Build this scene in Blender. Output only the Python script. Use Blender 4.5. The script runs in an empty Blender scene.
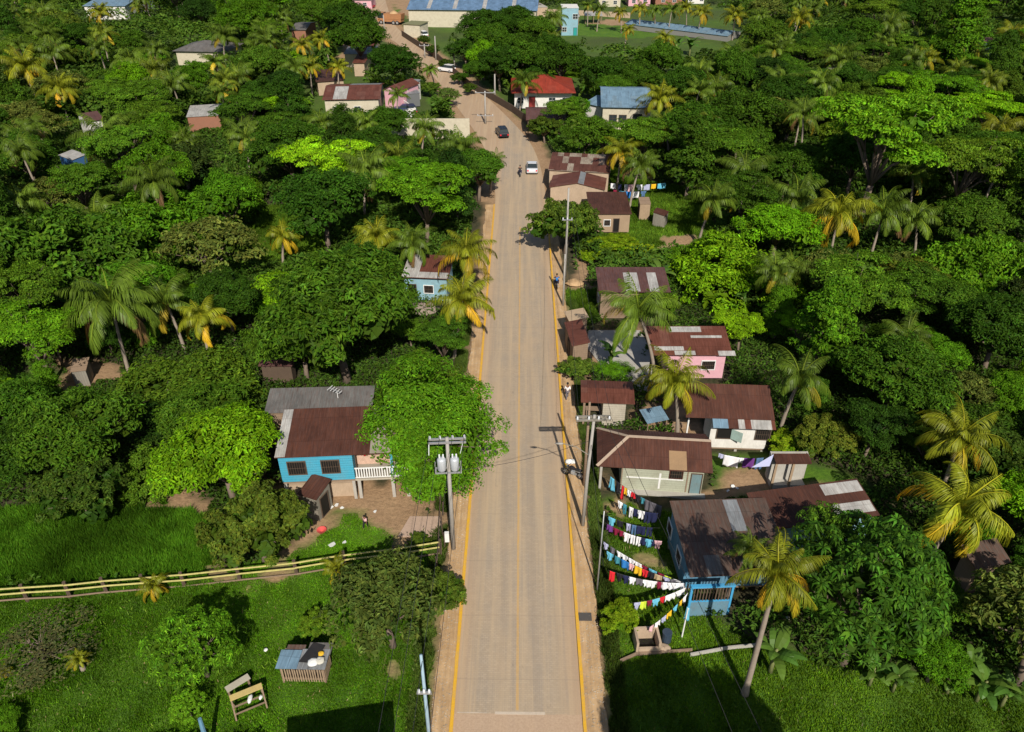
import bpy, math, random
import numpy as np
from mathutils import Vector, Matrix, Euler
R = math.radians
rng = np.random.default_rng(7)
random.seed(7)
# ------------------------------------------------------------ camera, sky, sun
scene = bpy.context.scene
C = scene.collection
CAM_H, FOC, PITCH = 40.0, 760.0, R(33.0)
YAW = math.atan(10 * math.cos(PITCH) / FOC)
cam_d = bpy.data.cameras.new("camera"); cam = bpy.data.objects.new("camera", cam_d); C.objects.link(cam)
cam.location = (0, 0, CAM_H); cam.rotation_euler = (math.pi / 2 - PITCH, 0, YAW)
cam_d.sensor_width = 36.0; cam_d.lens = FOC / 1024 * 36.0; cam_d.clip_start = 0.5; cam_d.clip_end = 3000
scene.camera = cam
SUN_EL, SUN_AZ = 40.0, 170.0          # azimuth clockwise from +Y, towards the sun
world = bpy.data.worlds.new("World"); scene.world = world; world.use_nodes = True
wn = world.node_tree; wn.nodes.clear()
sky = wn.nodes.new("ShaderNodeTexSky"); sky.sky_type = 'NISHITA'; sky.sun_disc = False
sky.sun_elevation = R(SUN_EL); sky.sun_rotation = R(SUN_AZ)
bg = wn.nodes.new("ShaderNodeBackground"); bg.inputs[1].default_value = 0.075
wo = wn.nodes.new("ShaderNodeOutputWorld")
wn.links.new(sky.outputs[0], bg.inputs[0]); wn.links.new(bg.outputs[0], wo.inputs[0])
sd = bpy.data.lights.new("sun", 'SUN'); sd.energy = 4.8; sd.angle = R(0.53); sd.color = (1.0, 0.93, 0.82)
sun = bpy.data.objects.new("sun", sd); C.objects.link(sun)
sdir = Vector((math.sin(R(SUN_AZ)) * math.cos(R(SUN_EL)), math.cos(R(SUN_AZ)) * math.cos(R(SUN_EL)), math.sin(R(SUN_EL))))
sun.rotation_euler = sdir.to_track_quat('Z', 'Y').to_euler(); sun.location = (0, -50, 120)
scene.view_settings.view_transform = 'Standard'; scene.view_settings.look = 'None'
scene.view_settings.exposure = 0.1; scene.view_settings.gamma = 1
scene.render.engine = 'CYCLES'
scene.cycles.max_bounces = 4; scene.cycles.diffuse_bounces = 2; scene.cycles.glossy_bounces = 2
scene.cycles.transmission_bounces = 2; scene.cycles.caustics_reflective = False; scene.cycles.caustics_refractive = False

# ------------------------------------------------------------ survey: picture measurements -> ground coordinates
_fw = np.array((-math.sin(YAW) * math.cos(PITCH), math.cos(YAW) * math.cos(PITCH), -math.sin(PITCH)))
_rt = np.array((math.cos(YAW), math.sin(YAW), 0.0)); _up = np.cross(_rt, _fw)
def at(px, py, z=0.0):
    d = _fw + (px - 512) / FOC * _rt - (py - 366) / FOC * _up
    t = (z - CAM_H) / d[2]
    return (float(t * d[0]), float(t * d[1]))
def pr(x, y, z):
    v = np.array((x, y, z - CAM_H)); zc = v @ _fw
    return 512 + FOC * (v @ _rt) / zc, 366 - FOC * (v @ _up) / zc, FOC / zc

# ------------------------------------------------------------ object helpers
def link(name, me, m=None, parent=None, loc=None, rot=None):
    o = bpy.data.objects.new(name, me); C.objects.link(o)
    if m is not None and me is not None:
        for q in (m if isinstance(m, (list, tuple)) else [m]): me.materials.append(q)
    if parent is not None: o.parent = parent
    if loc is not None: o.location = loc
    if rot is not None: o.rotation_euler = rot
    return o
def tag(o, label=None, cat=None, group=None, kind=None):
    if label: o["label"] = label
    if cat: o["category"] = cat
    if group: o["group"] = group
    if kind: o["kind"] = kind
    return o
def thing(name, label, cat, loc=(0, 0, 0), rz=0.0, group=None):
    o = bpy.data.objects.new(name, None); C.objects.link(o); o.empty_display_size = 0.3
    if len(loc) == 2: loc = (loc[0], loc[1], 0)
    o.location = loc; o.rotation_euler = (0, 0, rz)
    return tag(o, label, cat, group)
def np_mesh(name, V, F, smooth=False, col=None):
    """V (n,3), F (m,k) quads or tris"""
    me = bpy.data.meshes.new(name)
    V = np.asarray(V, np.float32); F = np.asarray(F, np.int32); k = F.shape[1]
    me.vertices.add(len(V)); me.vertices.foreach_set("co", V.ravel())
    me.loops.add(F.size); me.loops.foreach_set("vertex_index", F.ravel())
    me.polygons.add(len(F)); me.polygons.foreach_set("loop_start", np.arange(len(F), dtype=np.int32) * k)
    me.polygons.foreach_set("loop_total", np.full(len(F), k, np.int32))
    me.polygons.foreach_set("use_smooth", np.full(len(F), smooth, bool))
    if col is not None:
        a = me.attributes.new("tint", 'FLOAT_COLOR', 'POINT')
        c4 = np.ones((len(V), 4), np.float32); c4[:, :3] = col; a.data.foreach_set("color", c4.ravel())
    me.update(calc_edges=True)
    return me
class MB:
    def __init__(s): s.v = []; s.f = []; s.mi = []; s.cur = 0
    def add(s, vs, fs):
        b = len(s.v); s.v += [tuple(v) for v in vs]; s.f += [tuple(b + i for i in f) for f in fs]; s.mi += [s.cur] * len(fs); return s
    def box(s, x0, x1, y0, y1, z0, z1, M=None):
        vs = [(x0, y0, z0), (x1, y0, z0), (x1, y1, z0), (x0, y1, z0), (x0, y0, z1), (x1, y0, z1), (x1, y1, z1), (x0, y1, z1)]
        if M is not None: vs = [tuple(M @ Vector(v)) for v in vs]
        return s.add(vs, [(3, 2, 1, 0), (4, 5, 6, 7), (0, 1, 5, 4), (1, 2, 6, 5), (2, 3, 7, 6), (3, 0, 4, 7)])
    def bar(s, a, b, w, h=None, up=(0, 0, 1)):
        a, b = Vector(a), Vector(b); h = h or w; d = (b - a).normalized(); u = Vector(up)
        if abs(d.dot(u)) > .95: u = Vector((0, 1, 0))
        sx = d.cross(u).normalized() * w / 2; sz = sx.cross(d).normalized() * h / 2
        vs = [p + i * sx + j * sz for p in (a, b) for i, j in ((-1, -1), (1, -1), (1, 1), (-1, 1))]
        return s.add(vs, [(0, 1, 2, 3), (7, 6, 5, 4), (0, 4, 5, 1), (1, 5, 6, 2), (2, 6, 7, 3), (3, 7, 4, 0)])
    def tube(s, pts, rad, n=8, cap=True):
        pts = [Vector([float(c) for c in p]) for p in pts]; rad = [float(r) for r in rad] if isinstance(rad, (list, tuple)) else [float(rad)] * len(pts)
        vs = []; N = len(pts); pu = None
        for i, p in enumerate(pts):
            d = (pts[min(i + 1, N - 1)] - pts[max(i - 1, 0)]).normalized()
            if pu is None: u = d.orthogonal().normalized()
            else: u = (pu - d * pu.dot(d)).normalized()
            pu = u; w = d.cross(u)
            for k in range(n):
                a = 2 * math.pi * k / n; vs.append(p + rad[i] * (math.cos(a) * u + math.sin(a) * w))
        fs = [(i * n + k, i * n + (k + 1) % n, (i + 1) * n + (k + 1) % n, (i + 1) * n + k) for i in range(N - 1) for k in range(n)]
        if cap: fs += [tuple(reversed(range(n))), tuple((N - 1) * n + k for k in range(n))]
        return s.add(vs, fs)
    def slab(s, polys, t):
        """closed sheet: top polygons thickened downwards by t"""
        key = {}; vs = []
        def vid(p):
            k = tuple(round(c, 4) for c in p)
            if k not in key: key[k] = len(vs); vs.append(tuple(p))
            return key[k]
        tops = [[vid(p) for p in poly] for poly in polys]; n = len(vs)
        vs += [(x, y, z - t) for x, y, z in vs]; fs = [tuple(f) for f in tops] + [tuple(reversed([i + n for i in f])) for f in tops]
        ed = {}
        for f in tops:
            for a, b in zip(f, f[1:] + f[:1]): ed[(a, b)] = 1
        for (a, b) in ed:
            if (b, a) not in ed: fs.append((b, a, a + n, b + n))
        return s.add(vs, fs)
    def prism(s, prof, y0, y1, axis='y'):
        n = len(prof); f = (lambda p, q: (p[0], q, p[1])) if axis == 'y' else (lambda p, q: (q, p[0], p[1])) if axis == 'x' else (lambda p, q: (p[0], p[1], q))
        vs = [f(p, y0) for p in prof] + [f(p, y1) for p in prof]
        return s.add(vs, [tuple(range(n)), tuple(reversed(range(n, 2 * n)))] + [(i, i + n, (i + 1) % n + n, (i + 1) % n) for i in range(n)])
    def lathe(s, prof, n=12, c=(0, 0, 0)):
        vs = []; m = len(prof)
        for r, z in prof:
            for k in range(n):
                a = 2 * math.pi * k / n; vs.append((c[0] + r * math.cos(a), c[1] + r * math.sin(a), c[2] + z))
        fs = [(i * n + k, i * n + (k + 1) % n, (i + 1) * n + (k + 1) % n, (i + 1) * n + k) for i in range(m - 1) for k in range(n)]
        fs += [tuple(reversed(range(n))), tuple((m - 1) * n + k for k in range(n))]
        return s.add(vs, fs)
    def mesh(s, name, uv=False, smooth=False):
        me = bpy.data.meshes.new(name); me.from_pydata(s.v, [], s.f); me.update()
        if any(s.mi): me.polygons.foreach_set("material_index", s.mi)
        if smooth: me.polygons.foreach_set("use_smooth", [True] * len(s.f))
        import bmesh
        bm = bmesh.new(); bm.from_mesh(me); bmesh.ops.recalc_face_normals(bm, faces=bm.faces); bm.to_mesh(me); bm.free()
        if uv:
            ul = me.uv_layers.new(name="uv")
            for p in me.polygons:
                nrm = p.normal; t = nrm.cross(Vector((0, 0, 1)))
                t = Vector((1, 0, 0)) if t.length < .02 else t.normalized()
                if t.x < -.5 or (abs(t.x) <= .5 and t.y < 0): t = -t
                b = nrm.cross(t)
                for li in p.loop_indices:
                    co = me.vertices[me.loops[li].vertex_index].co; ul.data[li].uv = (co.dot(t), co.dot(b))
        return me
    def build(s, name, m, parent=None, uv=False, smooth=False, loc=None, rot=None):
        return link(name, s.mesh(name, uv, smooth), m, parent, loc, rot)
def copy_tree(o, parent=None):
    c = o.copy(); C.objects.link(c)
    if parent is not None: c.parent = parent
    for ch in list(o.children): copy_tree(ch, c)
    return c
def bevel(o, w=.02, seg=2):
    b = o.modifiers.new("bevel", 'BEVEL'); b.width = w; b.segments = seg; b.limit_method = 'ANGLE'; return o

# ------------------------------------------------------------ materials
class NT:
    def __init__(s, name):
        s.m = bpy.data.materials.new(name); s.m.use_nodes = True; s.t = s.m.node_tree; s.t.nodes.clear()
        s.out = s.n("ShaderNodeOutputMaterial"); s.b = s.n("ShaderNodeBsdfPrincipled"); s.l(s.b.outputs[0], s.out.inputs[0])
        s.b.inputs["Specular IOR Level"].default_value = 0.3
    def n(s, ty, **k):
        nd = s.t.nodes.new(ty)
        for a, v in k.items(): setattr(nd, a, v)
        return nd
    def l(s, a, b): s.t.links.new(a, b)
    def i(s, nd, key, v):
        inp = nd.inputs[key]
        if hasattr(v, "is_output") or isinstance(v, bpy.types.NodeSocket): s.l(v, inp)
        else: inp.default_value = v
    def noise(s, vec, scale, detail=3, rough=.55, dim='3D'):
        nd = s.n("ShaderNodeTexNoise", noise_dimensions=dim); nd.inputs["Scale"].default_value = scale
        nd.inputs["Detail"].default_value = detail; nd.inputs["Roughness"].default_value = rough
        if vec is not None: s.l(vec, nd.inputs["Vector"])
        return nd.outputs[0]
    def ramp(s, fac, a, b, ca=(0, 0, 0), cb=(1, 1, 1)):
        nd = s.n("ShaderNodeValToRGB"); e = nd.color_ramp.elements
        e[0].position = a; e[0].color = (*ca, 1); e[1].position = b; e[1].color = (*cb, 1); s.l(fac, nd.inputs[0]); return nd.outputs[0]
    def mix(s, fac, a, b, mode='MIX'):
        nd = s.n("ShaderNodeMix", data_type='RGBA', blend_type=mode)
        s.i(nd, 0, fac); s.i(nd, 6, a if not isinstance(a, tuple) else (*a[:3], 1)); s.i(nd, 7, b if not isinstance(b, tuple) else (*b[:3], 1))
        return nd.outputs[2]
    def math(s, op, a, b=0.0, c=None):
        nd = s.n("ShaderNodeMath", operation=op); s.i(nd, 0, a); s.i(nd, 1, b)
        if c is not None: s.i(nd, 2, c)
        return nd.outputs[0]
    def mapr(s, vec, scale=(1, 1, 1)):
        nd = s.n("ShaderNodeMapping"); s.l(vec, nd.inputs[0]); nd.inputs["Scale"].default_value = scale; return nd.outputs[0]
    def bump(s, h, st=.5, dist=.05):
        nd = s.n("ShaderNodeBump"); nd.inputs["Strength"].default_value = st; nd.inputs["Distance"].default_value = dist
        s.l(h, nd.inputs["Height"]); s.l(nd.outputs[0], s.b.inputs["Normal"])
    def done(s, col=None, rough=.7, metal=0.0):
        if col is not None: s.i(s.b, "Base Color", (*col, 1) if isinstance(col, tuple) and len(col) == 3 else col)
        s.i(s.b, "Roughness", rough); s.i(s.b, "Metallic", metal); return s.m
def paint(name, col, rough=.6, dirt=.35, scale=1.2, metal=0.0, grain=None, dirtcol=(.16, .11, .07)):
    n = NT(name); oc = n.n("ShaderNodeTexCoord").outputs["Object"]
    a = n.noise(oc, scale, 5, .65); f = n.ramp(a, .42, .75)
    c = n.mix(n.math('MULTIPLY', f, dirt), col, dirtcol)
    b = n.noise(n.mapr(oc, (6, 6, 1.2)), 2.5, 3); c = n.mix(.35, c, n.mix(n.ramp(b, .3, .7), tuple(x * .75 for x in col), tuple(min(1, x * 1.15) for x in col)))
    if grain == 'plank':
        sx = n.n("ShaderNodeSeparateXYZ"); n.l(oc, sx.inputs[0])
        w = n.math('FRACT', n.math('MULTIPLY', sx.outputs[2], 4.5)); g = n.ramp(w, 0.0, .12)
        c = n.mix(n.math('MULTIPLY', n.math('SUBTRACT', 1.0, g), .5), c, tuple(x * .35 for x in col)); n.bump(g, .6, .02)
    elif grain == 'board':
        sx = n.n("ShaderNodeSeparateXYZ"); n.l(oc, sx.inputs[0])
        u = n.math('ADD', sx.outputs[0], sx.outputs[1])
        w = n.math('FRACT', n.math('MULTIPLY', u, 5.0)); g = n.ramp(w, 0.0, .15)
        wn2 = n.n("ShaderNodeTexWhiteNoise", noise_dimensions='1D'); n.l(n.math('FLOOR', n.math('MULTIPLY', u, 5.0)), wn2.inputs["W"])
        c = n.mix(n.math('MULTIPLY', wn2.outputs[0], .45), c, tuple(x * .5 for x in col))
        c = n.mix(n.math('MULTIPLY', n.math('SUBTRACT', 1.0, g), .6), c, tuple(x * .3 for x in col)); n.bump(g, .6, .02)
    else:
        n.bump(n.noise(oc, 18, 4), .25, .02)
    return n.done(c, rough, metal)
def roofmat(name, base, alt, p_alt=.25, rust=(.13, .045, .025), rustamt=.5, rough=.55, metal=.15, wide=.85):
    n = NT(name); uv = n.n("ShaderNodeUVMap"); uv.uv_map = "uv"
    sp = n.n("ShaderNodeSeparateXYZ"); n.l(uv.outputs[0], sp.inputs[0]); u, v = sp.outputs[0], sp.outputs[1]
    cb = n.n("ShaderNodeCombineXYZ"); n.l(n.math('FLOOR', n.math('MULTIPLY', u, 1 / wide)), cb.inputs[0])
    n.l(n.math('FLOOR', n.math('MULTIPLY', v, 1 / 2.3)), cb.inputs[1])
    wnz = n.n("ShaderNodeTexWhiteNoise", noise_dimensions='3D'); n.l(cb.outputs[0], wnz.inputs[0])
    r1 = n.ramp(wnz.outputs[0], 1 - p_alt - .01, 1 - p_alt + .01)
    c = n.mix(r1, base, alt)
    c = n.mix(n.math('MULTIPLY', wnz.outputs[0], .45), c, tuple(x * .45 for x in base))
    rs = n.noise(n.mapr(uv.outputs[0], (5, .8, 1)), 1.3, 6, .7)
    c = n.mix(n.math('MULTIPLY', n.ramp(rs, .45, .62), rustamt), c, rust)
    strk = n.noise(n.mapr(uv.outputs[0], (3.2, .22, 1)), 1.0, 5, .75); c = n.mix(n.math('MULTIPLY', n.ramp(strk, .55, .66), .5), c, tuple(x * .35 for x in rust)); c = n.mix(n.math('MULTIPLY', n.ramp(strk, .30, .42), 0.0), c, rust)
    big = n.noise(uv.outputs[0], .6, 4, .6)
    c = n.mix(n.math('MULTIPLY', n.ramp(big, .42, .7), .6), c, tuple(x * .4 for x in base))
    fl = n.noise(n.mapr(uv.outputs[0], (14, .5, 1)), 1.0, 4, .7); c = n.mix(n.math('MULTIPLY', n.ramp(fl, .5, .75), .4), c, tuple(min(1, x * 1.9 + .02) for x in base))
    n.b.inputs['Specular IOR Level'].default_value = .15
    seam = n.ramp(n.math('FRACT', n.math('MULTIPLY', v, 1 / 2.3)), 0.0, .03)
    c = n.mix(n.math('MULTIPLY', n.math('SUBTRACT', 1.0, seam), .5), c, tuple(x * .3 for x in base))
    wv = n.math('SINE', n.math('MULTIPLY', u, 2 * math.pi / .24))
    n.bump(n.math('ADD', n.math('MULTIPLY', wv, .5), n.math('MULTIPLY', n.noise(uv.outputs[0], 3, 3), .8)), .55, .022)
    return n.done(c, rough, metal)
def leafmat(name, trans=.25, rough=.55, spec=.08, tcol=(1.35, 1.35, .3)):
    n = NT(name); at_ = n.n("ShaderNodeAttribute"); at_.attribute_name = "tint"; oi = n.n("ShaderNodeObjectInfo")
    c = n.mix(1.0, at_.outputs["Color"], oi.outputs["Color"], 'MULTIPLY')
    n.done(c, rough); n.b.inputs["Specular IOR Level"].default_value = spec
    tr = n.n("ShaderNodeBsdfTranslucent"); n.l(n.mix(1.0, c, tcol, 'MULTIPLY'), tr.inputs[0])
    mx = n.n("ShaderNodeMixShader"); mx.inputs[0].default_value = trans
    n.l(n.b.outputs[0], mx.inputs[1]); n.l(tr.outputs[0], mx.inputs[2]); n.l(mx.outputs[0], n.out.inputs[0])
    return n.m
M_leaf = leafmat("leaf"); M_palm = leafmat("palm_leaf", .22, .42, .16)
M_bark = paint("bark", (.17, .13, .10), .9, .5, 2.0); M_pbark = paint("palm_bark", (.30, .25, .20), .9, .5, 3.0)
M_conc = paint("concrete", (.42, .40, .36), .85, .4); M_pole = paint("pole_concrete", (.36, .34, .31), .8, .3)
M_white = paint("white_paint", (.78, .78, .76), .6, .25); M_dark = paint("dark_opening", (.012, .011, .010), .6, 0)
M_glass = NT("window_glass"); M_glass = M_glass.done((.03, .04, .045), .12)
M_wood = paint("weathered_wood", (.27, .19, .13), .85, .5, 2, grain='plank'); M_plank = paint("raw_plank", (.36, .26, .17), .85, .4)
M_greywood = paint("grey_wood", (.26, .24, .20), .85, .4, grain='board')
M_steel = paint("galvanised_steel", (.45, .46, .47), .4, .2, metal=.5); M_black = paint("black_rubber", (.02, .02, .022), .7, .2)
M_yellow = paint("yellow_paint", (.72, .40, .035), .6, .45, 2.5, dirtcol=(.38, .25, .14))

# ------------------------------------------------------------ land use polygons (surveyed from the picture)
def P(*pts): return np.array([at(*p) for p in pts])
DIRT = [P((255, 470), (300, 478), (398, 470), (440, 500), (448, 545), (400, 552), (370, 520), (300, 500), (258, 492)),
        P((300, 500), (345, 515), (330, 545), (290, 550)), P((588, 470), (650, 492), (720, 490), (716, 512), (655, 500), (640, 512), (606, 512)),
        P((585, 255), (600, 290), (575, 300), (563, 285)), P((588, 325), (640, 330), (652, 372), (640, 390), (590, 380)),
        P((640, 410), (700, 400), (700, 430), (640, 440)), P((716, 465), (770, 470), (830, 490), (760, 500), (716, 490)),
        P((635, 555), (655, 560), (640, 572), (625, 566)), P((375, 655), (415, 650), (420, 690), (385, 690)),
        P((655, 235), (700, 232), (700, 250), (655, 250)), P((60, 365), (130, 362), (130, 385), (70, 392)), P((150, 490), (195, 470), (200, 510), (150, 510)),
        P((225, 570), (280, 562), (290, 582), (230, 590)), 
        P((345, 40), (395, 45), (420, 70), (400, 60), (340, 66)), P((380, -2), (470, -2), (520, 20), (420, 26)), P((600, 20), (620, 18), (630, 26), (590, 24))]
GRASS = [P((-60, 588), (210, 575), (330, 545), (440, 545), (432, 745), (-60, 745)), P((-60, 515), (200, 505), (215, 575), (-60, 590)),
         P((300, 490), (400, 500), (440, 545), (300, 560)), P((612, 500), (700, 520), (700, 610), (770, 650), (1100, 705), (1100, 760), (612, 760)),
         P((600, 150), (625, 178), (700, 190), (715, 235), (680, 262), (600, 262), (600, 180)), P((556, 290), (600, 290), (598, 320), (566, 330)),
         P((250, 205), (325, 205), (330, 262), (250, 262)), P((245, 330), (262, 330), (270, 356), (245, 356)), P((700, 452), (790, 455), (880, 490), (720, 500)),
         P((560, 20), (640, 24), (700, 34), (640, 38), (570, 36)), P((0, 375), (70, 372), (60, 395), (0, 400)), P((380, 8), (402, 8), (402, 18), (388, 18)),
         P((545, 67), (580, 66), (580, 78), (545, 78)), P((430, 92), (455, 92), (450, 104), (425, 104)), P((185, 96), (235, 92), (235, 104), (190, 106)), P((640, 60), (690, 58), (695, 68), (640, 70))]
# road centre line (x, y, half width)
ROAD = [(0.05, -10, 3.62), (0.08, 40, 3.63), (0.1, 95, 3.65), (-.1, 112, 3.8), (-1.6, 128, 4.2), (-4.2, 141, 4.3), (-10.5, 164, 4.0), (-16.5, 184, 3.6), (-24, 205, 3.6), (-31, 226, 3.5), (-41, 250, 3.5), (-50, 290, 3.5), (-58, 340, 3.5), (-62, 420, 3.5)]
def road_smooth():
    P_ = [Vector(p) for p in ROAD]; out = []
    for i in range(len(P_) - 1):
        p0, p1, p2, p3 = P_[max(i - 1, 0)], P_[i], P_[i + 1], P_[min(i + 2, len(P_) - 1)]
        n = max(4, int((p2 - p1).length / 3))
        for k in range(n):
            t = k / n
            if i < 2: q = p1.lerp(p2, t)
            else: q = .5 * ((2 * p1) + (-p0 + p2) * t + (2 * p0 - 5 * p1 + 4 * p2 - p3) * t * t + (-p0 + 3 * p1 - 3 * p2 + p3) * t ** 3)
            out.append((q.x, q.y, q.z))
    out.append(ROAD[-1]); return np.array(out)
RD = road_smooth()
def roadx(y): return np.interp(y, RD[:, 1], RD[:, 0]), np.interp(y, RD[:, 1], RD[:, 2])
def sdist(px, py, poly):
    """signed distance to a polygon (positive inside)"""
    d = np.full(px.shape, 1e9); ins = np.zeros(px.shape, bool); n = len(poly)
    for i in range(n):
        ax, ay = poly[i]; bx, by = poly[(i + 1) % n]; ex, ey = bx - ax, by - ay
        t = np.clip(((px - ax) * ex + (py - ay) * ey) / (ex * ex + ey * ey + 1e-9), 0, 1)
        d = np.minimum(d, np.hypot(px - ax - t * ex, py - ay - t * ey))
        c = ((ay > py) != (by > py)) & (px < (bx - ax) * (py - ay) / (by - ay + 1e-12) + ax); ins ^= c
    return np.where(ins, d, -d)
def vnoise(x, y, s, seed=0):
    x = x / s + seed * 17.3; y = y / s - seed * 9.1; xi = np.floor(x).astype(np.int64); yi = np.floor(y).astype(np.int64); fx = x - xi; fy = y - yi
    fx = fx * fx * (3 - 2 * fx); fy = fy * fy * (3 - 2 * fy)
    def h(a, b):
        n = (a * 374761393 + b * 668265263 + seed * 1442695041) & 0xffffffff; n = ((n ^ (n >> 13)) * 1274126177) & 0xffffffff
        return ((n ^ (n >> 16)) & 0xffff) / 65535.0
    return (h(xi, yi) * (1 - fx) + h(xi + 1, yi) * fx) * (1 - fy) + (h(xi, yi + 1) * (1 - fx) + h(xi + 1, yi + 1) * fx) * fy
def landuse(x, y):
    n1 = (vnoise(x, y, 1.7, 1) - .5) * 1.3 + (vnoise(x, y, .6, 2) - .5) * .7
    g = np.full(x.shape, -1e9); d = np.full(x.shape, -1e9)
    for p in GRASS: g = np.maximum(g, sdist(x, y, p))
    n2 = (vnoise(x, y, 2.6, 7) - .5) * 2.6 + (vnoise(x, y, .8, 8) - .5) * 1.6
    for p in DIRT: d = np.maximum(d, sdist(x, y, p) + n2 - .25)
    rx, rw = roadx(y)
    vl = 1.6 + (y > 100) * 1.0 - np.clip((30 - y) / 20, 0, 1) * .3
    d = np.maximum(d, (rw + 1.35) - np.abs(x - rx) + np.where(x < rx, .1, 0) + (y > 105) * .8)
    return np.clip((g + n1) / 1.2 + .5, 0, 1), np.clip((d + n1 * .6) / 1.1 + .5, 0, 1)

# ------------------------------------------------------------ ground
def ground_mat():
    n = NT("ground_soil"); a = n.n("ShaderNodeAttribute"); a.attribute_name = "tint"
    sp = n.n("ShaderNodeSeparateColor"); n.l(a.outputs["Color"], sp.inputs[0])
    oc = n.n("ShaderNodeTexCoord").outputs["Object"]
    n1 = n.noise(oc, .35, 5, .6); n2 = n.noise(oc, 3.0, 5, .65); n3 = n.noise(oc, 14, 4, .7)
    grass = n.mix(n.ramp(n1, .3, .7), (.060, .150, .009), (.115, .215, .012))
    grass = n.mix(n.math('MULTIPLY', n.ramp(n2, .35, .7), .6), grass, (.028, .075, .006))
    grass = n.mix(n.math('MULTIPLY', n.ramp(n3, .5, .8), .35), grass, (.15, .17, .05))
    dirt = n.mix(n.ramp(n1, .3, .7), (.33, .205, .115), (.44, .29, .165)); dirt = n.mix(n.math('MULTIPLY', n.ramp(n2, .35, .65), .55), dirt, (.20, .13, .07))
    dirt = n.mix(n.math('MULTIPLY', n.ramp(n3, .62, .75), .4), dirt, (.60, .50, .36))
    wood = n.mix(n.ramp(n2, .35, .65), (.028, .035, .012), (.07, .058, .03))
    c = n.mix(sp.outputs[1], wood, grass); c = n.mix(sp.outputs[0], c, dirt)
    n.bump(n.math('ADD', n2, n.math('MULTIPLY', n3, .5)), .8, .12)
    return n.done(c, .95)
def grid_ground(name, xs, ys, zf):
    X, Y = np.meshgrid(xs, ys); g, d = landuse(X.ravel(), Y.ravel()); Z = zf(X.ravel(), Y.ravel())
    g = np.maximum(g, np.clip((Y.ravel() - 125) / 20, 0, .75) * (.4 + .6 * vnoise(X.ravel(), Y.ravel(), 6, 12)))
    V = np.stack([X.ravel(), Y.ravel(), Z], 1); nx, ny = len(xs), len(ys)
    i = (np.arange(ny - 1)[:, None] * nx + np.arange(nx - 1)[None]).ravel(); F = np.stack([i, i + 1, i + nx + 1, i + nx], 1)
    return np_mesh(name, V, F, True, np.stack([d, g, d * 0], 1))
def ground_z(x, y):
    rx, rw = roadx(y); off = np.clip((np.abs(x - rx) - rw - 3.2) / 6, 0, 1)
    return (vnoise(x, y, 9, 5) - .5) * .5 * off + (vnoise(x, y, 2.5, 6) - .5) * .10 * np.clip((np.abs(x - rx) - rw - .5) / 2, 0, 1) - .02
def gz(x, y): return float(ground_z(np.array([x]), np.array([y]))[0])
xs = np.concatenate([np.array([-1500, -900, -500, -300, -200, -130, -95]), np.arange(-75, 75.1, .5), np.array([95, 130, 200, 300, 500, 900, 1500])])
xs = np.unique(np.concatenate([xs, np.arange(-300, -75, 5), np.arange(80, 300, 5)]))
ys = np.unique(np.concatenate([np.array([-1200, -500, -200, -100, -50, -20, 0]), np.arange(8, 140, .5), np.arange(140, 420, 2), np.array([450, 500, 600, 800, 1200, 2500])]))
gr = link("ground", grid_ground("ground", xs, ys, ground_z), ground_mat()); tag(gr, kind="structure")

def strip(name, offs_a, offs_b, za, zb=None, y0=-10, y1=400, m=None, skirt=0.0, uv=True, follow=False):
    """a sheet that follows the road between two side offsets (side, extra beyond half width)"""
    sel = [r for r in RD if y0 <= r[1] <= y1]; 
    ysamp = np.arange(y0, y1 + .1, 2.0 if skirt == 0 else .5); vs = []; uvs = []
    for y in ysamp:
        rx, rw = roadx(y)
        for s_, e in (offs_a, offs_b):
            j = 0.0 if abs(e) < 1e-6 else (float(vnoise(np.array([y]), np.array([e * 31.0]), .9, 3)[0]) - .5) * (.035 if abs(e) < .5 else .28)
            vs.append((float(rx + s_ * rw + e + j), float(y), za + (float(vnoise(np.array([y]), np.array([e]), 1.3, 4)[0]) - .5) * (.02 if skirt > .13 else 0))); 
    n = len(ysamp); mb = MB()
    if skirt:
        prof = []
        for i in range(n - 1):
            a, b, c, d = vs[2 * i], vs[2 * i + 1], vs[2 * i + 3], vs[2 * i + 2]
            prof.append([a, b, c, d])
        mb.slab(prof, skirt)
    else:
        mb.add(vs, [(2 * i, 2 * i + 1, 2 * i + 3, 2 * i + 2) for i in range(n - 1)])
    o = mb.build(name, m); tag(o, kind="structure"); return o
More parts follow.
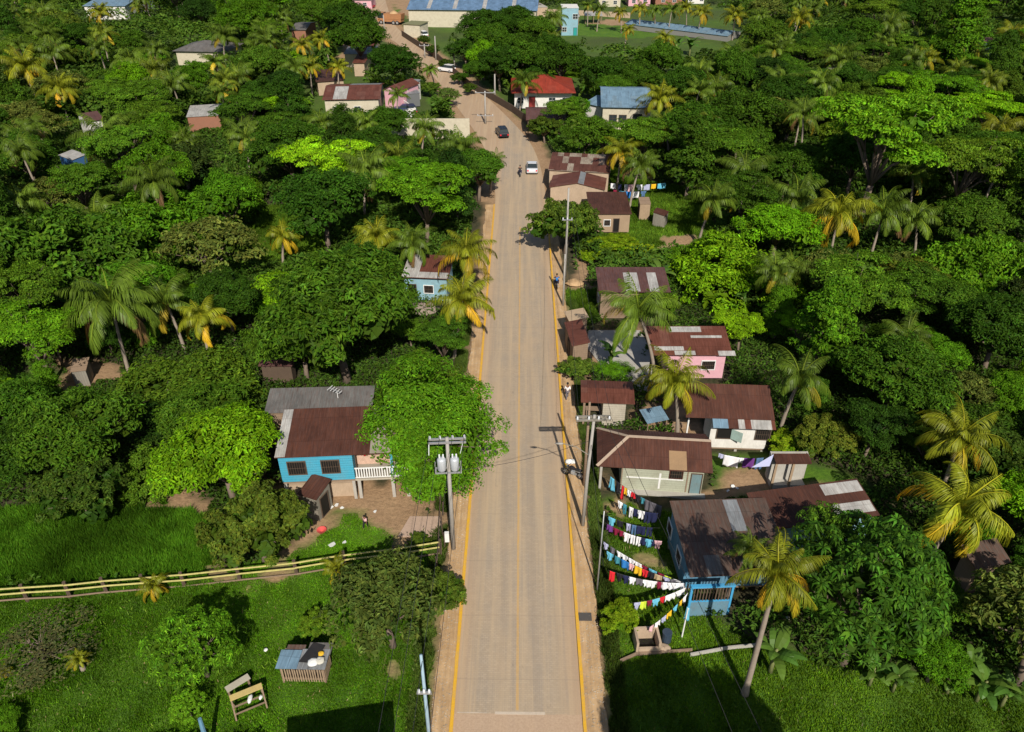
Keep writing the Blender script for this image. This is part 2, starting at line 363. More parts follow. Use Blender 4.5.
def road_mat():
    n = NT("road_pavers"); oc = n.n("ShaderNodeTexCoord").outputs["Object"]
    sp = n.n("ShaderNodeSeparateXYZ"); n.l(oc, sp.inputs[0]); x, y = sp.outputs[0], sp.outputs[1]
    br = n.n("ShaderNodeTexBrick"); n.l(oc, br.inputs[0]); br.inputs["Scale"].default_value = 1.0; br.inputs["Brick Width"].default_value = .24; br.inputs["Row Height"].default_value = .13
    br.inputs["Mortar Size"].default_value = .010; br.inputs["Color1"].default_value = (.38, .295, .205, 1); br.inputs["Color2"].default_value = (.44, .345, .245, 1); br.inputs["Mortar"].default_value = (.32, .255, .185, 1)
    c = br.outputs[0]
    streak = n.noise(n.mapr(oc, (1.3, .035, 1)), 1.0, 4, .6); st2 = n.noise(n.mapr(oc, (5, .09, 1)), 1.0, 3, .6)
    blot = n.noise(oc, .5, 6, .65); fine = n.noise(oc, 9, 4, .7)
    c = n.mix(n.math('MULTIPLY', n.ramp(blot, .4, .7), .45), c, (.29, .25, .205))
    # earth carried in from the verges, most along the kerbs
    ax = n.math('ABSOLUTE', x); e = n.math('ADD', n.math('MULTIPLY', n.math('SUBTRACT', ax, 2.35), .8), n.math('MULTIPLY', n.math('SUBTRACT', streak, .5), 1.5))
    c = n.mix(n.math('MULTIPLY', n.ramp(e, .0, .85), .75), c, (.44, .295, .18))
    c = n.mix(n.math('MULTIPLY', n.ramp(streak, .45, .62), .7), c, (.50, .375, .24))
    c = n.mix(n.math('MULTIPLY', n.ramp(st2, .5, .7), .3), c, (.27, .235, .20))
    c = n.mix(n.math('MULTIPLY', n.ramp(fine, .55, .75), .25), c, (.24, .21, .18))
    slab = n.math('FRACT', n.math('MULTIPLY', n.math('ADD', y, n.math('MULTIPLY', n.noise(oc, .6, 2), .12)), 1 / 4.6)); sj = n.math('SUBTRACT', 1.0, n.ramp(slab, .0, .018))
    c = n.mix(n.math('MULTIPLY', sj, .45), c, (.24, .19, .14))
    ty = n.math('ABSOLUTE', n.math('SUBTRACT', n.math('ABSOLUTE', n.math('SUBTRACT', n.math('ABSOLUTE', x), 1.75)), .72))
    tk = n.math('MULTIPLY', n.math('SUBTRACT', 1.0, n.ramp(ty, .0, .38)), n.ramp(n.noise(n.mapr(oc, (1, .05, 1)), 1.4, 3), .35, .6))
    c = n.mix(n.math('MULTIPLY', tk, .28), c, (.28, .22, .165))
    oil = n.ramp(n.noise(n.mapr(oc, (1.2, .5, 1)), 1.1, 5, .7), .64, .74); c = n.mix(n.math('MULTIPLY', oil, .4), c, (.16, .135, .11))
    wash = n.ramp(n.noise(n.mapr(oc, (.35, .12, 1)), 1.0, 5, .7), .5, .72); c = n.mix(n.math('MULTIPLY', wash, .55), c, (.46, .335, .215))
    # worn yellow centre line
    ln = n.math('LESS_THAN', n.math('ABSOLUTE', n.math('SUBTRACT', x, .02)), .075)
    yy = n.math('LESS_THAN', y, 96.0); y2 = n.math('GREATER_THAN', y, 25.6)
    wear = n.ramp(n.noise(n.mapr(oc, (4, .5, 1)), 2.2, 4, .7), .35, .62)
    k = n.math('MULTIPLY', n.math('MULTIPLY', n.math('MULTIPLY', ln, yy), y2), n.math('ADD', n.math('MULTIPLY', wear, .35), .25))
    c = n.mix(k, c, (.62, .34, .06))
    # where the pavers give way to earth, at both ends of the paved stretch
    far = n.ramp(n.math('ADD', n.math('MULTIPLY', y, .01), n.math('MULTIPLY', n.noise(oc, .25, 4), .12)), 1.10, 1.20)
    c = n.mix(far, c, n.mix(n.ramp(blot, .3, .7), (.50, .29, .14), (.62, .40, .22)))
    near = n.ramp(y, .0, 1.0)
    nd = n.math('LESS_THAN', n.math('ADD', y, n.math('MULTIPLY', n.math('SUBTRACT', blot, .5), .3)), 25.35)
    c = n.mix(n.math('MULTIPLY', nd, .8), c, n.mix(n.ramp(fine, .35, .65), (.42, .285, .19), (.52, .37, .25)))
    n.bump(n.math('ADD', n.math('MULTIPLY', br.outputs[1], -.6), n.math('MULTIPLY', fine, .6)), .35, .015)
    return n.done(c, .85)
def earth_mat(name, a, b):
    n = NT(name); oc = n.n("ShaderNodeTexCoord").outputs["Object"]
    c = n.mix(n.ramp(n.noise(oc, .8, 5, .6), .35, .65), a, b); c = n.mix(n.math('MULTIPLY', n.ramp(n.noise(n.mapr(oc, (4, .15, 1)), 1.2, 4), .4, .65), .5), c, tuple(k * .62 for k in a))
    c = n.mix(n.math('MULTIPLY', n.ramp(n.noise(oc, 10, 4, .7), .58, .75), .4), c, tuple(min(1, k * 1.3) for k in b))
    n.bump(n.noise(oc, 6, 5, .7), .6, .06); return n.done(c, .95)
M_earth = earth_mat("verge_earth", (.44, .28, .14), (.57, .385, .21))
strip("road", (-1, 0), (1, 0), .03, m=road_mat(), y0=-10, y1=400)
M_kerb = paint("kerb_yellow", (.70, .39, .03), .7, .8, 1.6, dirtcol=(.45, .30, .17))
strip("kerb", (-1, -.20), (-1, 0), .11, y0=-10, y1=104, m=M_kerb, skirt=.14)
strip("kerb", (1, 0), (1, .19), .15, y0=-10, y1=104, m=M_kerb, skirt=.18)
strip("verge", (1, .19), (1, 1.32), .09, y0=-10, y1=104, m=M_earth, skirt=.12)
strip("verge", (-1, -1.3), (-1, -.20), .05, y0=-10, y1=104, m=M_earth, skirt=.10)
jo = MB(); jo.box(-1.25, 1.6, 25.33, 25.50, .030, .038); jo.box(-3.4, -1.7, 25.40, 25.46, .030, .036); tag(jo.build("road_joint", paint("worn_concrete", (.55, .46, .36), .8, .6)), kind="structure")
# ------------------------------------------------------------ foliage generators
def unit(v): return v / (np.linalg.norm(v, axis=1, keepdims=True) + 1e-9)
def leaf_quads(P0, Nn, size, width, col, droop=.25, rg=rng, tdir=None):
    """one folded diamond leaf per point; returns V,F,col"""
    n = len(P0); t = rg.normal(size=(n, 3)) if tdir is None else tdir + rg.normal(size=(n, 3)) * .35
    t = t - Nn * np.sum(t * Nn, 1, keepdims=True); t = unit(t); b = np.cross(Nn, t)
    s = (size * rg.uniform(.7, 1.3, n))[:, None] if np.ndim(size) == 0 else size[:, None]
    w = s * width
    a = P0 - t * s * .5; l = P0 + b * w * .5; r = P0 - b * w * .5; e = P0 + t * s * .5 - Nn * s * droop
    V = np.stack([a, r, e, l], 1).reshape(-1, 3); F = np.arange(4 * n).reshape(-1, 4)
    return V, F, np.repeat(col, 4, 0)
def merge(parts):
    V = []; F = []; Cc = []; b = 0
    for v, f, c in parts: V.append(v); F.append(f + b); Cc.append(c); b += len(v)
    return np.concatenate(V), np.concatenate(F), np.concatenate(Cc)
def leafcol(base, n, var=.22, clumpv=None, rg=rng):
    c = np.array(base)[None] * np.exp(rg.normal(size=(n, 1)) * var) 
    y = rg.uniform(-1, 1, (n, 1)); c = c * (1 + y * np.array([[.22, .04, .0]]))
    if clumpv is not None: c = c * clumpv[:, None]
    return np.clip(c, 0, 1)
def crown(kind, seed, Rr=4.5, leaf=.30, nclump=150, per=70):
    rg = np.random.default_rng(seed); parts = []
    # big limbs' lobes
    if kind == 'layered':
        nl = 11; lc = np.stack([rg.uniform(-.72, .72, nl) * Rr, rg.uniform(-.72, .72, nl) * Rr, rg.uniform(.1, 1.0, nl) * Rr * .55], 1)
        lr = np.stack([rg.uniform(.32, .5, nl) * Rr, rg.uniform(.32, .5, nl) * Rr, rg.uniform(.10, .17, nl) * Rr], 1)
    elif kind == 'full':
        nl = 20; lc = unit(rg.normal(size=(nl, 3))) * (rg.uniform(.35, .66, nl) * Rr)[:, None] * np.array([1, 1, .95]); lr = np.stack([rg.uniform(.26, .42, nl) * Rr] * 2 + [rg.uniform(.25, .38, nl) * Rr], 1)
    elif kind == 'tall':
        nl = 8; z = np.linspace(0, 1.25, nl); a = rg.uniform(0, 6.28, nl); q = .42 * (1 - z / 2.2)
        lc = np.stack([np.cos(a) * q * Rr, np.sin(a) * q * Rr, z * Rr], 1); lr = np.stack([Rr * (.52 - z * .18)] * 2 + [np.full(nl, .42 * Rr)], 1) * rg.uniform(.85, 1.1, (nl, 1))
    elif kind == 'mound':
        nl = 12; a = rg.uniform(0, 6.28, nl); q = np.sqrt(rg.uniform(0, 1, nl)) * .75
        lc = np.stack([np.cos(a) * q * Rr, np.sin(a) * q * Rr, -.45 * Rr + rg.uniform(0, .45, nl) * Rr * (1 - q * .6)], 1); lr = np.stack([rg.uniform(.34, .52, nl) * Rr] * 2 + [rg.uniform(.38, .6, nl) * Rr], 1)
    else:
        nl = 13; a = np.arange(nl) * 2.4 + rg.uniform(0, .7, nl); q = np.sqrt(np.linspace(.02, 1, nl)) * rg.uniform(.55, .78, nl)
        zz = (1 - q * 1.1) * .42 + rg.uniform(-.1, .1, nl)
        lc = np.stack([np.cos(a) * q * Rr, np.sin(a) * q * Rr, zz * Rr], 1); lr = np.stack([rg.uniform(.24, .46, nl) * Rr] * 2 + [rg.uniform(.24, .42, nl) * Rr], 1)
    # clump centres on lobe surfaces, kept when not deep inside another lobe
    li = rg.integers(0, nl, nclump * 5); d = unit(rg.normal(size=(len(li), 3))); d[:, 2] = np.where((d[:, 2] < (-.35 if kind != 'full' else -.8)), -d[:, 2], d[:, 2])
    cp = lc[li] + d * lr[li] * rg.uniform(.82, 1.16, (len(li), 1))
    inside = np.zeros(len(li), bool)
    for k in range(nl): inside |= (np.sum(((cp - lc[k]) / lr[k]) ** 2, 1) < .62) & (li != k)
    cp, d = cp[~inside], d[~inside]
    if len(cp) > nclump: cp, d = cp[:nclump], d[:nclump]
    nc = len(cp); cr = rg.uniform(.5, .95, nc) * (Rr / 4.5) * (1.0 if kind != 'fine' else .75)
    cv = np.exp(rg.normal(size=nc) * .2)
    if kind == 'rosette':
        # whorls of big drooping leaves
        for i in range(nc):
            k = 9; a = np.arange(k) * 2 * math.pi / k + rg.uniform(0, 6) + rg.uniform(-.15, .15, k); up = unit((d[i] * .8 + np.array([0, 0, 1.0]) + rg.normal(size=3) * .3)[None])[0]
            u = unit(np.cross(up, [.3, .2, .9])[None])[0]; w = np.cross(up, u); s = rg.uniform(.75, 1.15) * leaf
            r = np.cos(a)[:, None] * u + np.sin(a)[:, None] * w
            bs = leafcol((.055, .105, .018), k, .32, np.full(k, cv[i]), rg)
            s = s * rg.uniform(.75, 1.2, (k, 1)); tip = r * s * .95 - up * s * rg.uniform(.1, .6, (k, 1)); mid = r * s * .5 + up * s * .10; sd_ = np.cross(up, r) * s * .13
            V = np.stack([cp[i] + r * .03, cp[i] + mid - sd_, cp[i] + tip, cp[i] + mid + sd_], 1).reshape(-1, 3)
            parts.append((V, np.arange(4 * k).reshape(-1, 4), np.repeat(bs, 4, 0)))
    else:
        tot = nc * per; ci = np.repeat(np.arange(nc), per)
        e = unit(rg.normal(size=(tot, 3))); e[:, 2] = np.where(e[:, 2] < -.3, -e[:, 2], e[:, 2])
        flat = {'layered': .35, 'round': .75, 'fine': .8, 'tall': .8, 'mound': .7, 'airy': .7, 'full': .75}[kind]
        rad = rg.uniform(.35, 1.0, tot) ** .5
        P0 = cp[ci] + e * (cr[ci] * rad)[:, None] * np.array([1, 1, flat])
        Nn = unit(e * .75 + d[ci] * .55 + np.array([0, 0, .45]) + rg.normal(size=(tot, 3)) * .42)
        base = {'round': (.050, .098, .016), 'layered': (.070, .125, .018), 'fine': (.072, .098, .024), 'tall': (.048, .092, .016), 'mound': (.060, .108, .018), 'airy': (.078, .100, .040), 'full': (.050, .098, .016)}[kind]
        lw = {'fine': .55, 'airy': .5, 'round': .42}.get(kind, .5)
        parts.append(leaf_quads(P0, Nn, leaf, lw, leafcol(base, tot, .22, cv[ci], rg), .3, rg))
    # inner foliage that closes the crown
    ni = 1100 if kind not in ('airy', 'rosette') else 500
    if per < 20: ni = 12
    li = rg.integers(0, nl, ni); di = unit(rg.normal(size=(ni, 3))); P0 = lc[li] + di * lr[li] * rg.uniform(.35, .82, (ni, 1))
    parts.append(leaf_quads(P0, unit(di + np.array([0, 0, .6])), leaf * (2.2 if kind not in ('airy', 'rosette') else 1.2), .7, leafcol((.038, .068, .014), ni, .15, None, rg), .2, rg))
    V, F, Cc = merge(parts)
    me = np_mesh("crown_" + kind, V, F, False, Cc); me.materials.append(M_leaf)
    # trunk with limbs reaching the lobes; crown centre sits at z=0 of the crown mesh
    hh = {'round': 4.2, 'layered': 5.0, 'fine': 3.0, 'tall': 3.4, 'mound': 2.2, 'airy': 3.4, 'rosette': 4.6, 'full': 4.5}[kind] * Rr / 4.5
    tb = MB(); r0 = .24 * Rr / 4.5 if kind != 'fine' else .14; fork = Vector((rg.uniform(-.3, .3), rg.uniform(-.3, .3), hh * .55))
    tb.tube([(0, 0, -.3), (fork.x * .4, fork.y * .4, hh * .25), fork], [r0 * 1.35, r0, r0 * .85], 7)
    for k in range(min(nl, 11)):
        e = Vector(lc[k]) + Vector((0, 0, hh)); m = fork.lerp(e, .5) + Vector((rg.uniform(-.3, .3), rg.uniform(-.3, .3), .3)); tb.tube([fork, m, e], [r0 * .55, r0 * .35, r0 * .12], 5)
        for q in range(2):
            e2 = e + Vector((rg.uniform(-1, 1), rg.uniform(-1, 1), rg.uniform(-.1, .6))) * Rr * .3; tb.tube([m, m.lerp(e2, .5), e2], [r0 * .25, r0 * .17, r0 * .05], 4)
    tm = tb.mesh("trunk_" + kind, smooth=True); tm.materials.append(M_bark)
    return me, tm, hh, Rr
CR = {}
CR['round'] = [crown('round', s, leaf=.30, nclump=170, per=64) for s in (1, 2, 3, 4)]
CR['tall'] = [crown('tall', s, leaf=.30, nclump=150, per=60) for s in (11, 12)]
CR['layered'] = [crown('layered', s, leaf=.24, nclump=190, per=60) for s in (21, 22, 23)]
CR['fine'] = [crown('fine', s, Rr=2.6, leaf=.20, nclump=110, per=60) for s in (31, 32)]
CR['mound'] = [crown('mound', s, leaf=.30, nclump=210, per=56) for s in (41, 42)]
CR['airy'] = [crown('airy', s, Rr=4.0, leaf=.34, nclump=150, per=34) for s in (51, 52)]
CR['scrub'] = [crown('airy', 55, Rr=4.0, leaf=.26, nclump=150, per=15)]
CR['rosette'] = [crown('rosette', s, Rr=4.0, leaf=.46, nclump=330) for s in (61, 62)]
CR['hero'] = [crown('full', 5, Rr=4.5, leaf=.20, nclump=420, per=76)]

def palm_mesh(seed, nf=24, L=3.6, yellow=.3, limp=0.0):
    rg = np.random.default_rng(seed); parts = []
    for i in range(nf):
        k = i / (nf - 1); a = i * 2.39996 + rg.uniform(-.4, .4); el = R(80 - 84 * k ** 1.15 + rg.uniform(-13, 13)); dr = R(72 + 46 * k + rg.uniform(-16, 20) + limp)
        Lf = L * rg.uniform(.78, 1.16) * (.8 + .2 * min(1, k * 4)); ns = 34; t = np.linspace(0, 1, ns)
        ang = el - dr * t ** 1.35; st = Lf / (ns - 1)
        rr = np.concatenate([[0], np.cumsum(np.cos(ang[:-1]) * st)]); zz = np.concatenate([[0], np.cumsum(np.sin(ang[:-1]) * st)])
        sw = rg.uniform(-.25, .25); aa = a + sw * t ** 2
        P0 = np.stack([np.cos(aa) * rr, np.sin(aa) * rr, zz], 1); tg = unit(np.gradient(P0, axis=0))
        side = unit(np.stack([-np.sin(aa), np.cos(aa), aa * 0], 1)); upn = unit(np.cross(tg, side)); upn *= np.sign(upn[:, 2:3] + 1e-6)
        yl = np.clip((k - (1 - yellow)) / max(yellow, .01) * 1.3, 0, 1) * rg.uniform(.5, 1.0)
        g = np.array([.098, .165, .016]) if yellow < .25 else np.array([.135, .190, .016]); y = np.array([.36, .285, .025]); br = np.array([.20, .13, .055])
        base = g * (1 - yl) + y * yl
        if k > .95 and rg.random() < .35: base = br
        base = base * np.exp(rg.normal() * .12)
        # rachis
        w = (.045 * (1 - t) + .012)[:, None]; V = np.stack([P0 - side * w + upn * .01, P0 + side * w + upn * .01], 1).reshape(-1, 3); q = np.arange(ns - 1) * 2
        F = np.stack([q, q + 1, q + 3, q + 2], 1); parts.append((V, F, np.repeat(np.repeat((base * np.array([1.7, 1.45, 1.3]))[None], ns, 0), 2, 0)))
        m = t > .09; tt = t[m]; ll = (.92 * np.sin(np.pi * (.16 + .80 * tt)) ** .7)[:, None] * L / 3.6
        for s in (-1, 1):
            for hlf in (0, .5):
                Pm = P0[m] + tg[m] * st * hlf; j = rg.normal(size=(len(tt), 3)) * .11
                dirn = unit(side[m] * s * (.85 - .35 * tt[:, None]) + tg[m] * (.45 + .5 * tt[:, None]) - np.array([0, 0, .62 + .25 * k]) + j)
                e = Pm + dirn * ll - np.array([0, 0, .36]) * ll ** 1.4; md = Pm + dirn * ll * .5
                wv = np.cross(dirn, upn[m]); wv = unit(wv) * .033
                V = np.stack([Pm - wv * .5, md - wv, e, md + wv], 1).reshape(-1, 3)
                cc = base[None] * np.exp(rg.normal(size=(len(tt), 1)) * .16); parts.append((V, np.arange(len(V)).reshape(-1, 4), np.repeat(cc, 4, 0)))
    V, F, Cc = merge(parts); me = np_mesh("palm_crown", V, F, False, Cc); me.materials.append(M_palm); return me
PALM = {'green': [palm_mesh(71, 24, yellow=.10), palm_mesh(72, 20, yellow=.16), palm_mesh(73, 25, yellow=.06, limp=10), palm_mesh(74, 18, yellow=.10, limp=-8)],
        'yellow': [palm_mesh(75, 21, yellow=.40), palm_mesh(76, 24, yellow=.26), palm_mesh(77, 19, yellow=.30, limp=10)]}
def palm_trunk(h, lean, seed):
    rg = np.random.default_rng(seed); n = 12; t = np.linspace(0, 1, n); b = MB()
    pts = [(lean[0] * q ** 1.6, lean[1] * q ** 1.6, -.3 + (h + .3) * q) for q in t]
    b.tube(pts, [.19 - .09 * q + (.10 if i == 0 else 0) + (.012 if i % 2 else 0) for i, q in enumerate(t)], 8)
    me = b.mesh("palm_trunk", smooth=True); me.materials.append(M_pbark); return me
def nuts_mesh():
    b = MB()
    for k in range(9):
        a = k * 2.4; c = (math.cos(a) * .26, math.sin(a) * .26, -.18 - .09 * (k % 3)); b.lathe([(.02, -.13), (.1, -.08), (.13, 0), (.1, .09), (.02, .13)], 7, c)
    me = b.mesh("coconuts", smooth=True); me.materials.append(paint("coconut_husk", (.28, .22, .04), .5, .3)); return me
M_NUTS = nuts_mesh()
def banana_mesh(seed):
    rg = np.random.default_rng(seed); parts = []
    for i in range(11):
        a = i * 2.4 + rg.uniform(-.3, .3); L = rg.uniform(1.5, 2.2); ns = 8; t = np.linspace(0, 1, ns); el = R(rg.uniform(45, 80)); ang = el - R(95) * t ** 1.3
        rr = np.concatenate([[0], np.cumsum(np.cos(ang[:-1]) * L / 7)]); zz = np.concatenate([[0], np.cumsum(np.sin(ang[:-1]) * L / 7)]) + rg.uniform(1.0, 1.9)
        P0 = np.stack([np.cos(a) * rr, np.sin(a) * rr, zz], 1); side = np.array([-math.sin(a), math.cos(a), 0])[None]
        w = (.30 * np.sin(np.pi * np.clip(t * .93 + .05, 0, 1)) ** .6)[:, None]
        V = np.stack([P0 - side * w + [0, 0, -.06], P0, P0 + side * w + [0, 0, -.06]], 1).reshape(-1, 3); q = np.arange(ns - 1) * 3
        F = np.concatenate([np.stack([q, q + 1, q + 4, q + 3], 1), np.stack([q + 1, q + 2, q + 5, q + 4], 1)])
        parts.append((V, F, np.repeat(leafcol((.085, .17, .025), 1, .15, None, rg), len(V), 0)))
    V, F, Cc = merge(parts); me = np_mesh("banana_leaves", V, F, False, Cc); me.materials.append(M_palm)
    b = MB(); b.tube([(0, 0, -.2), (0, 0, 1.0), (.05, 0, 2.0)], [.16, .13, .08], 8); tm = b.mesh("banana_stem", smooth=True); tm.materials.append(paint("banana_stalk", (.20, .22, .08), .7)); return me, tm
BAN = [banana_mesh(81), banana_mesh(82)]

# ------------------------------------------------------------ tree placement
TONE = {'dark': ((.76, .96, .42), 'dark green'), 'mid': ((1.18, 1.34, .52), 'mid green'), 'bright': ((1.60, 2.0, .45), 'bright green'), 'lime': ((2.5, 2.75, .38), 'lime green'),
        'olive': ((1.45, 1.42, .6), 'olive green'), 'grey': ((1.22, 1.45, .62), 'greyish green'), 'deep': ((.46, .60, .38), 'deep green'), 'brown': ((1.3, 1.05, .9), 'brownish green')}
FORM = {'round': 'round-crowned tree', 'tall': 'tall tree', 'layered': 'spreading tree', 'fine': 'small dense tree', 'mound': 'creeper-covered tree', 'airy': 'loose-leaved tree', 'scrub': 'half-bare scrub', 'rosette': 'large-leaved tree', 'hero': 'broad dense tree'}
TREES = []        # dict(x,y,r,kind,tone,label,...)
def tree(px, py, rp, kind, tone, label=None, top=None, group=None, flat=1.0, hz=None):
    """crown centre seen at (px,py), rp = half its width in pixels"""
    z = 3.0
    for _ in range(6):
        x, y = at(px, py, z); s = pr(x, y, z)[2]; r = rp / s
        me, tm, hh, Rr = CR[kind][0]; k = r / (Rr * (1.0 if kind != 'tall' else .85)); z = (hz if hz is not None else hh * k * flat + Rr * k * .15)
    TREES.append(dict(x=x, y=y, r=r, kind=kind, tone=tone, label=label, hero=True, flat=flat)); return TREES[-1]
PALMS = []
def palm(px, py, rp, col='green', label=None, base=None, tone='mid', h=None):
    """heart of the crown seen at (px,py)"""
    if base is not None:
        bx, by = at(*base); lo, hi = 1.5, 14
        z = 5.0
        for _ in range(30):
            x, y = at(px, py, z)
            # choose the height whose lean towards the viewer is least
            z2 = z + ((math.hypot(x - bx, y - by) < 0) * 0)
            best = min(np.arange(2, 13, .25), key=lambda q: abs(at(px, py, q)[1] - by) ); z = float(best); break
        x, y = at(px, py, z); s = pr(x, y, z)[2]
        PALMS.append(dict(x=bx, y=by, lean=(x - bx, y - by), h=z, r=rp / s, col=col, label=label, tone=tone, hero=True)); return PALMS[-1]
    z = h or 5.5
    for _ in range(5):
        x, y = at(px, py, z); s = pr(x, y, z)[2]; r = rp / s
        if h is None: z = 3.6 + r * .75
    PALMS.append(dict(x=x, y=y, lean=(0, 0), h=z, r=r, col=col, label=label, tone=tone, hero=True)); return PALMS[-1]

tree(432, 424, 76, 'hero', 'bright', "broad bright green tree overhanging the left road edge behind the pole with transformers", flat=1.0)
tree(388, 606, 62, 'airy', 'grey', "wide greyish green tree with pale leaves between the yellow-railed fence and the lawn's coop", flat=1.15)
tree(442, 592, 26, 'fine', 'mid', "small dense dark tree at the left road verge in front of the yellow-railed fence")
tree(256, 528, 52, 'fine', 'olive', "olive green fine-leaved tree in front of the rusty lean-to beside the blue stilt house", flat=1.1)
tree(222, 455, 62, 'round', 'lime', "lime green round tree at the left end of the blue stilt house")
tree(85, 432, 58, 'round', 'mid', "mid green mango tree with forked trunk standing behind the tall grass meadow")
tree(18, 455, 48, 'round', 'dark', "dark round tree at the left picture edge behind the meadow")
tree(80, 492, 46, 'fine', 'dark', "low dark tree right at the back edge of the tall grass meadow")
tree(196, 642, 45, 'rosette', 'bright', "papaya-like tree with star-shaped leaf tufts on the left lawn")
tree(186, 702, 19, 'rosette', 'bright', "small tuft-leaved tree below the papaya-like tree on the left lawn")
tree(314, 622, 17, 'fine', 'bright', "small round bush behind the slatted coop on the lawn")
tree(38, 642, 56, 'scrub', 'brown', "low half-bare brownish scrub on the left lawn in front of the yellow-railed fence", flat=.22)
tree(-6, 722, 24, 'round', 'bright', "bright bush cut by the bottom left corner of the picture", flat=.5)
tree(185, 372, 64, 'mound', 'olive', "wide olive grey thicket behind the lime green tree", flat=.8)
tree(338, 310, 82, 'round', 'mid', "huge mid green tree behind the blue stilt house", flat=1.0)
tree(300, 340, 46, 'round', 'mid', "round tree joined to the huge tree behind the blue stilt house")
tree(424, 197, 44, 'layered', 'bright', "bright green feathery tree left of the road beyond the yellow palms")
tree(322, 205, 48, 'round', 'dark', None); tree(290, 150, 42, 'round', 'mid', None); tree(340, 140, 24, 'tall', 'dark', None)
tree(35, 340, 44, 'layered', 'bright', "flat-topped bright tree near the left picture edge above the small timber shack")
tree(60, 235, 85, 'mound', 'mid', "hill of bright green creepers at the left picture edge, lower one", flat=1.1)
tree(150, 215, 60, 'mound', 'bright', "creeper-smothered tree right of the creeper hill on the left")
tree(210, 250, 46, 'airy', 'olive', "thin olive tree with bare twigs left of the small clearing")
tree(305, 225, 14, 'fine', 'bright', "small bright bush in the clearing beside the lone yellow palm")
tree(478, 170, 30, 'round', 'mid', "dark round tree leaning over the left road edge below the black car")
tree(392, 62, 25, 'round', 'dark', None); tree(350, 22, 28, 'round', 'dark', None)
tree(322, 14, 24, 'round', 'mid', None)
# right of the road
tree(566, 225, 34, 'fine', 'mid', "dark dense tree leaning over the right kerb by the tall bare pole", flat=1.15)
for i, (a, b, c) in enumerate(((600, 243, 18), (622, 240, 18), (640, 250, 18), (656, 254, 14), (590, 255, 13))):
    tree(a, b, c, 'fine', 'lime', ["leftmost but one yellow-green hedge bush in front of the small plank house", "third yellow-green hedge bush in front of the small plank house", "fourth yellow-green hedge bush in front of the small plank house", "rightmost yellow-green hedge bush in front of the small plank house", "leftmost yellow-green hedge bush in front of the small plank house"][i], flat=.5, group="hedge bushes")
tree(578, 368, 18, 'fine', 'grey', "greyish bush at the verge behind the red-brown roadside hut", flat=.8)
tree(612, 368, 18, 'layered', 'bright', "bright leafy bush behind the red-brown roadside hut", flat=.5)
tree(738, 262, 56, 'mound', 'lime', "yellow-green creeper-covered tree behind the pink house", flat=1.0)
tree(700, 250, 32, 'mound', 'bright', "leafy bush tree between the grass lot and the creeper-covered tree")
tree(655, 305, 24, 'fine', 'bright', None); tree(742, 330, 24, 'layered', 'lime', None)
tree(621, 615, 21, 'fine', 'lime', "yellow-green bush beside the road under the washing lines", flat=.75)
tree(870, 590, 84, 'rosette', 'dark', "huge tree with star-shaped leaf tufts on the right lawn", flat=1.2)
tree(838, 545, 50, 'rosette', 'mid', "tuft-leaved tree overhanging the long shaded roof", flat=1.3); tree(925, 600, 42, 'layered', 'mid', "feathery tree at the right side of the huge tuft-leaved tree")
tree(822, 440, 31, 'fine', 'olive', "olive green round tree beside the open concrete shack"); tree(786, 444, 19, 'fine', 'lime', "small yellow-green tree at the right corner of the white house", flat=.8)
tree(895, 378, 55, 'round', 'mid', None); tree(850, 290, 50, 'layered', 'mid', None); tree(975, 262, 52, 'mound', 'bright', "tall creeper-draped green tree right of the dark gap in the right wood", flat=1.3)
tree(880, 140, 66, 'layered', 'bright', "broad flat bright tree in the middle of the right wood", flat=1.1); tree(960, 45, 34, 'tall', 'bright', None)
tree(1015, 395, 28, 'round', 'bright', None); tree(985, 455, 46, 'fine', 'dark', None); tree(1000, 330, 50, 'round', 'dark', None)
for a, b, c in ((466, 50, 18), (492, 42, 26), (482, 26, 24), (512, 22, 24), (537, 32, 22), (505, 30, 20), (522, 56, 28), (562, 62, 26), (602, 72, 24), (535, 82, 18), (642, 78, 22), (548, 48, 18), (500, 62, 26), (477, 72, 16), (615, 88, 18), (660, 60, 24)): tree(a, b, c, 'round', 'dark' if a % 3 else 'mid', None)
tree(430, 88, 12, 'fine', 'grey', "pale roadside tree standing at the bend of the earth road", flat=.8)
tree(448, 96, 12, 'airy', 'grey', None); tree(560, 112, 20, 'layered', 'mid', "tree between the red-roofed house and the patchwork roof"); tree(585, 135, 26, 'round', 'mid', None); tree(545, 128, 18, 'fine', 'mid', None)
tree(575, 108, 16, 'round', 'bright', None); tree(604, 138, 18, 'layered', 'bright', None)
tree(700, 130, 40, 'round', 'mid', None); tree(665, 128, 20, 'round', 'dark', None); tree(690, 165, 34, 'tall', 'mid', None); tree(740, 120, 40, 'round', 'mid', None)
tree(360, 40, 28, 'round', 'mid', None); tree(282, 106, 20, 'layered', 'lime', "yellow-flecked tree in front of the rusty roofed compound on the left")
tree(385, 124, 24, 'round', 'mid', None); tree(350, 126, 18, 'fine', 'dark', None)
for a, b, c in ((433, 50, 8), (446, 64, 8), (458, 78, 8), (470, 88, 8), (424, 40, 7)): tree(a, b, c, 'fine', 'dark', None)
tree(420, 540, 12, 'fine', 'mid', None, flat=.5)
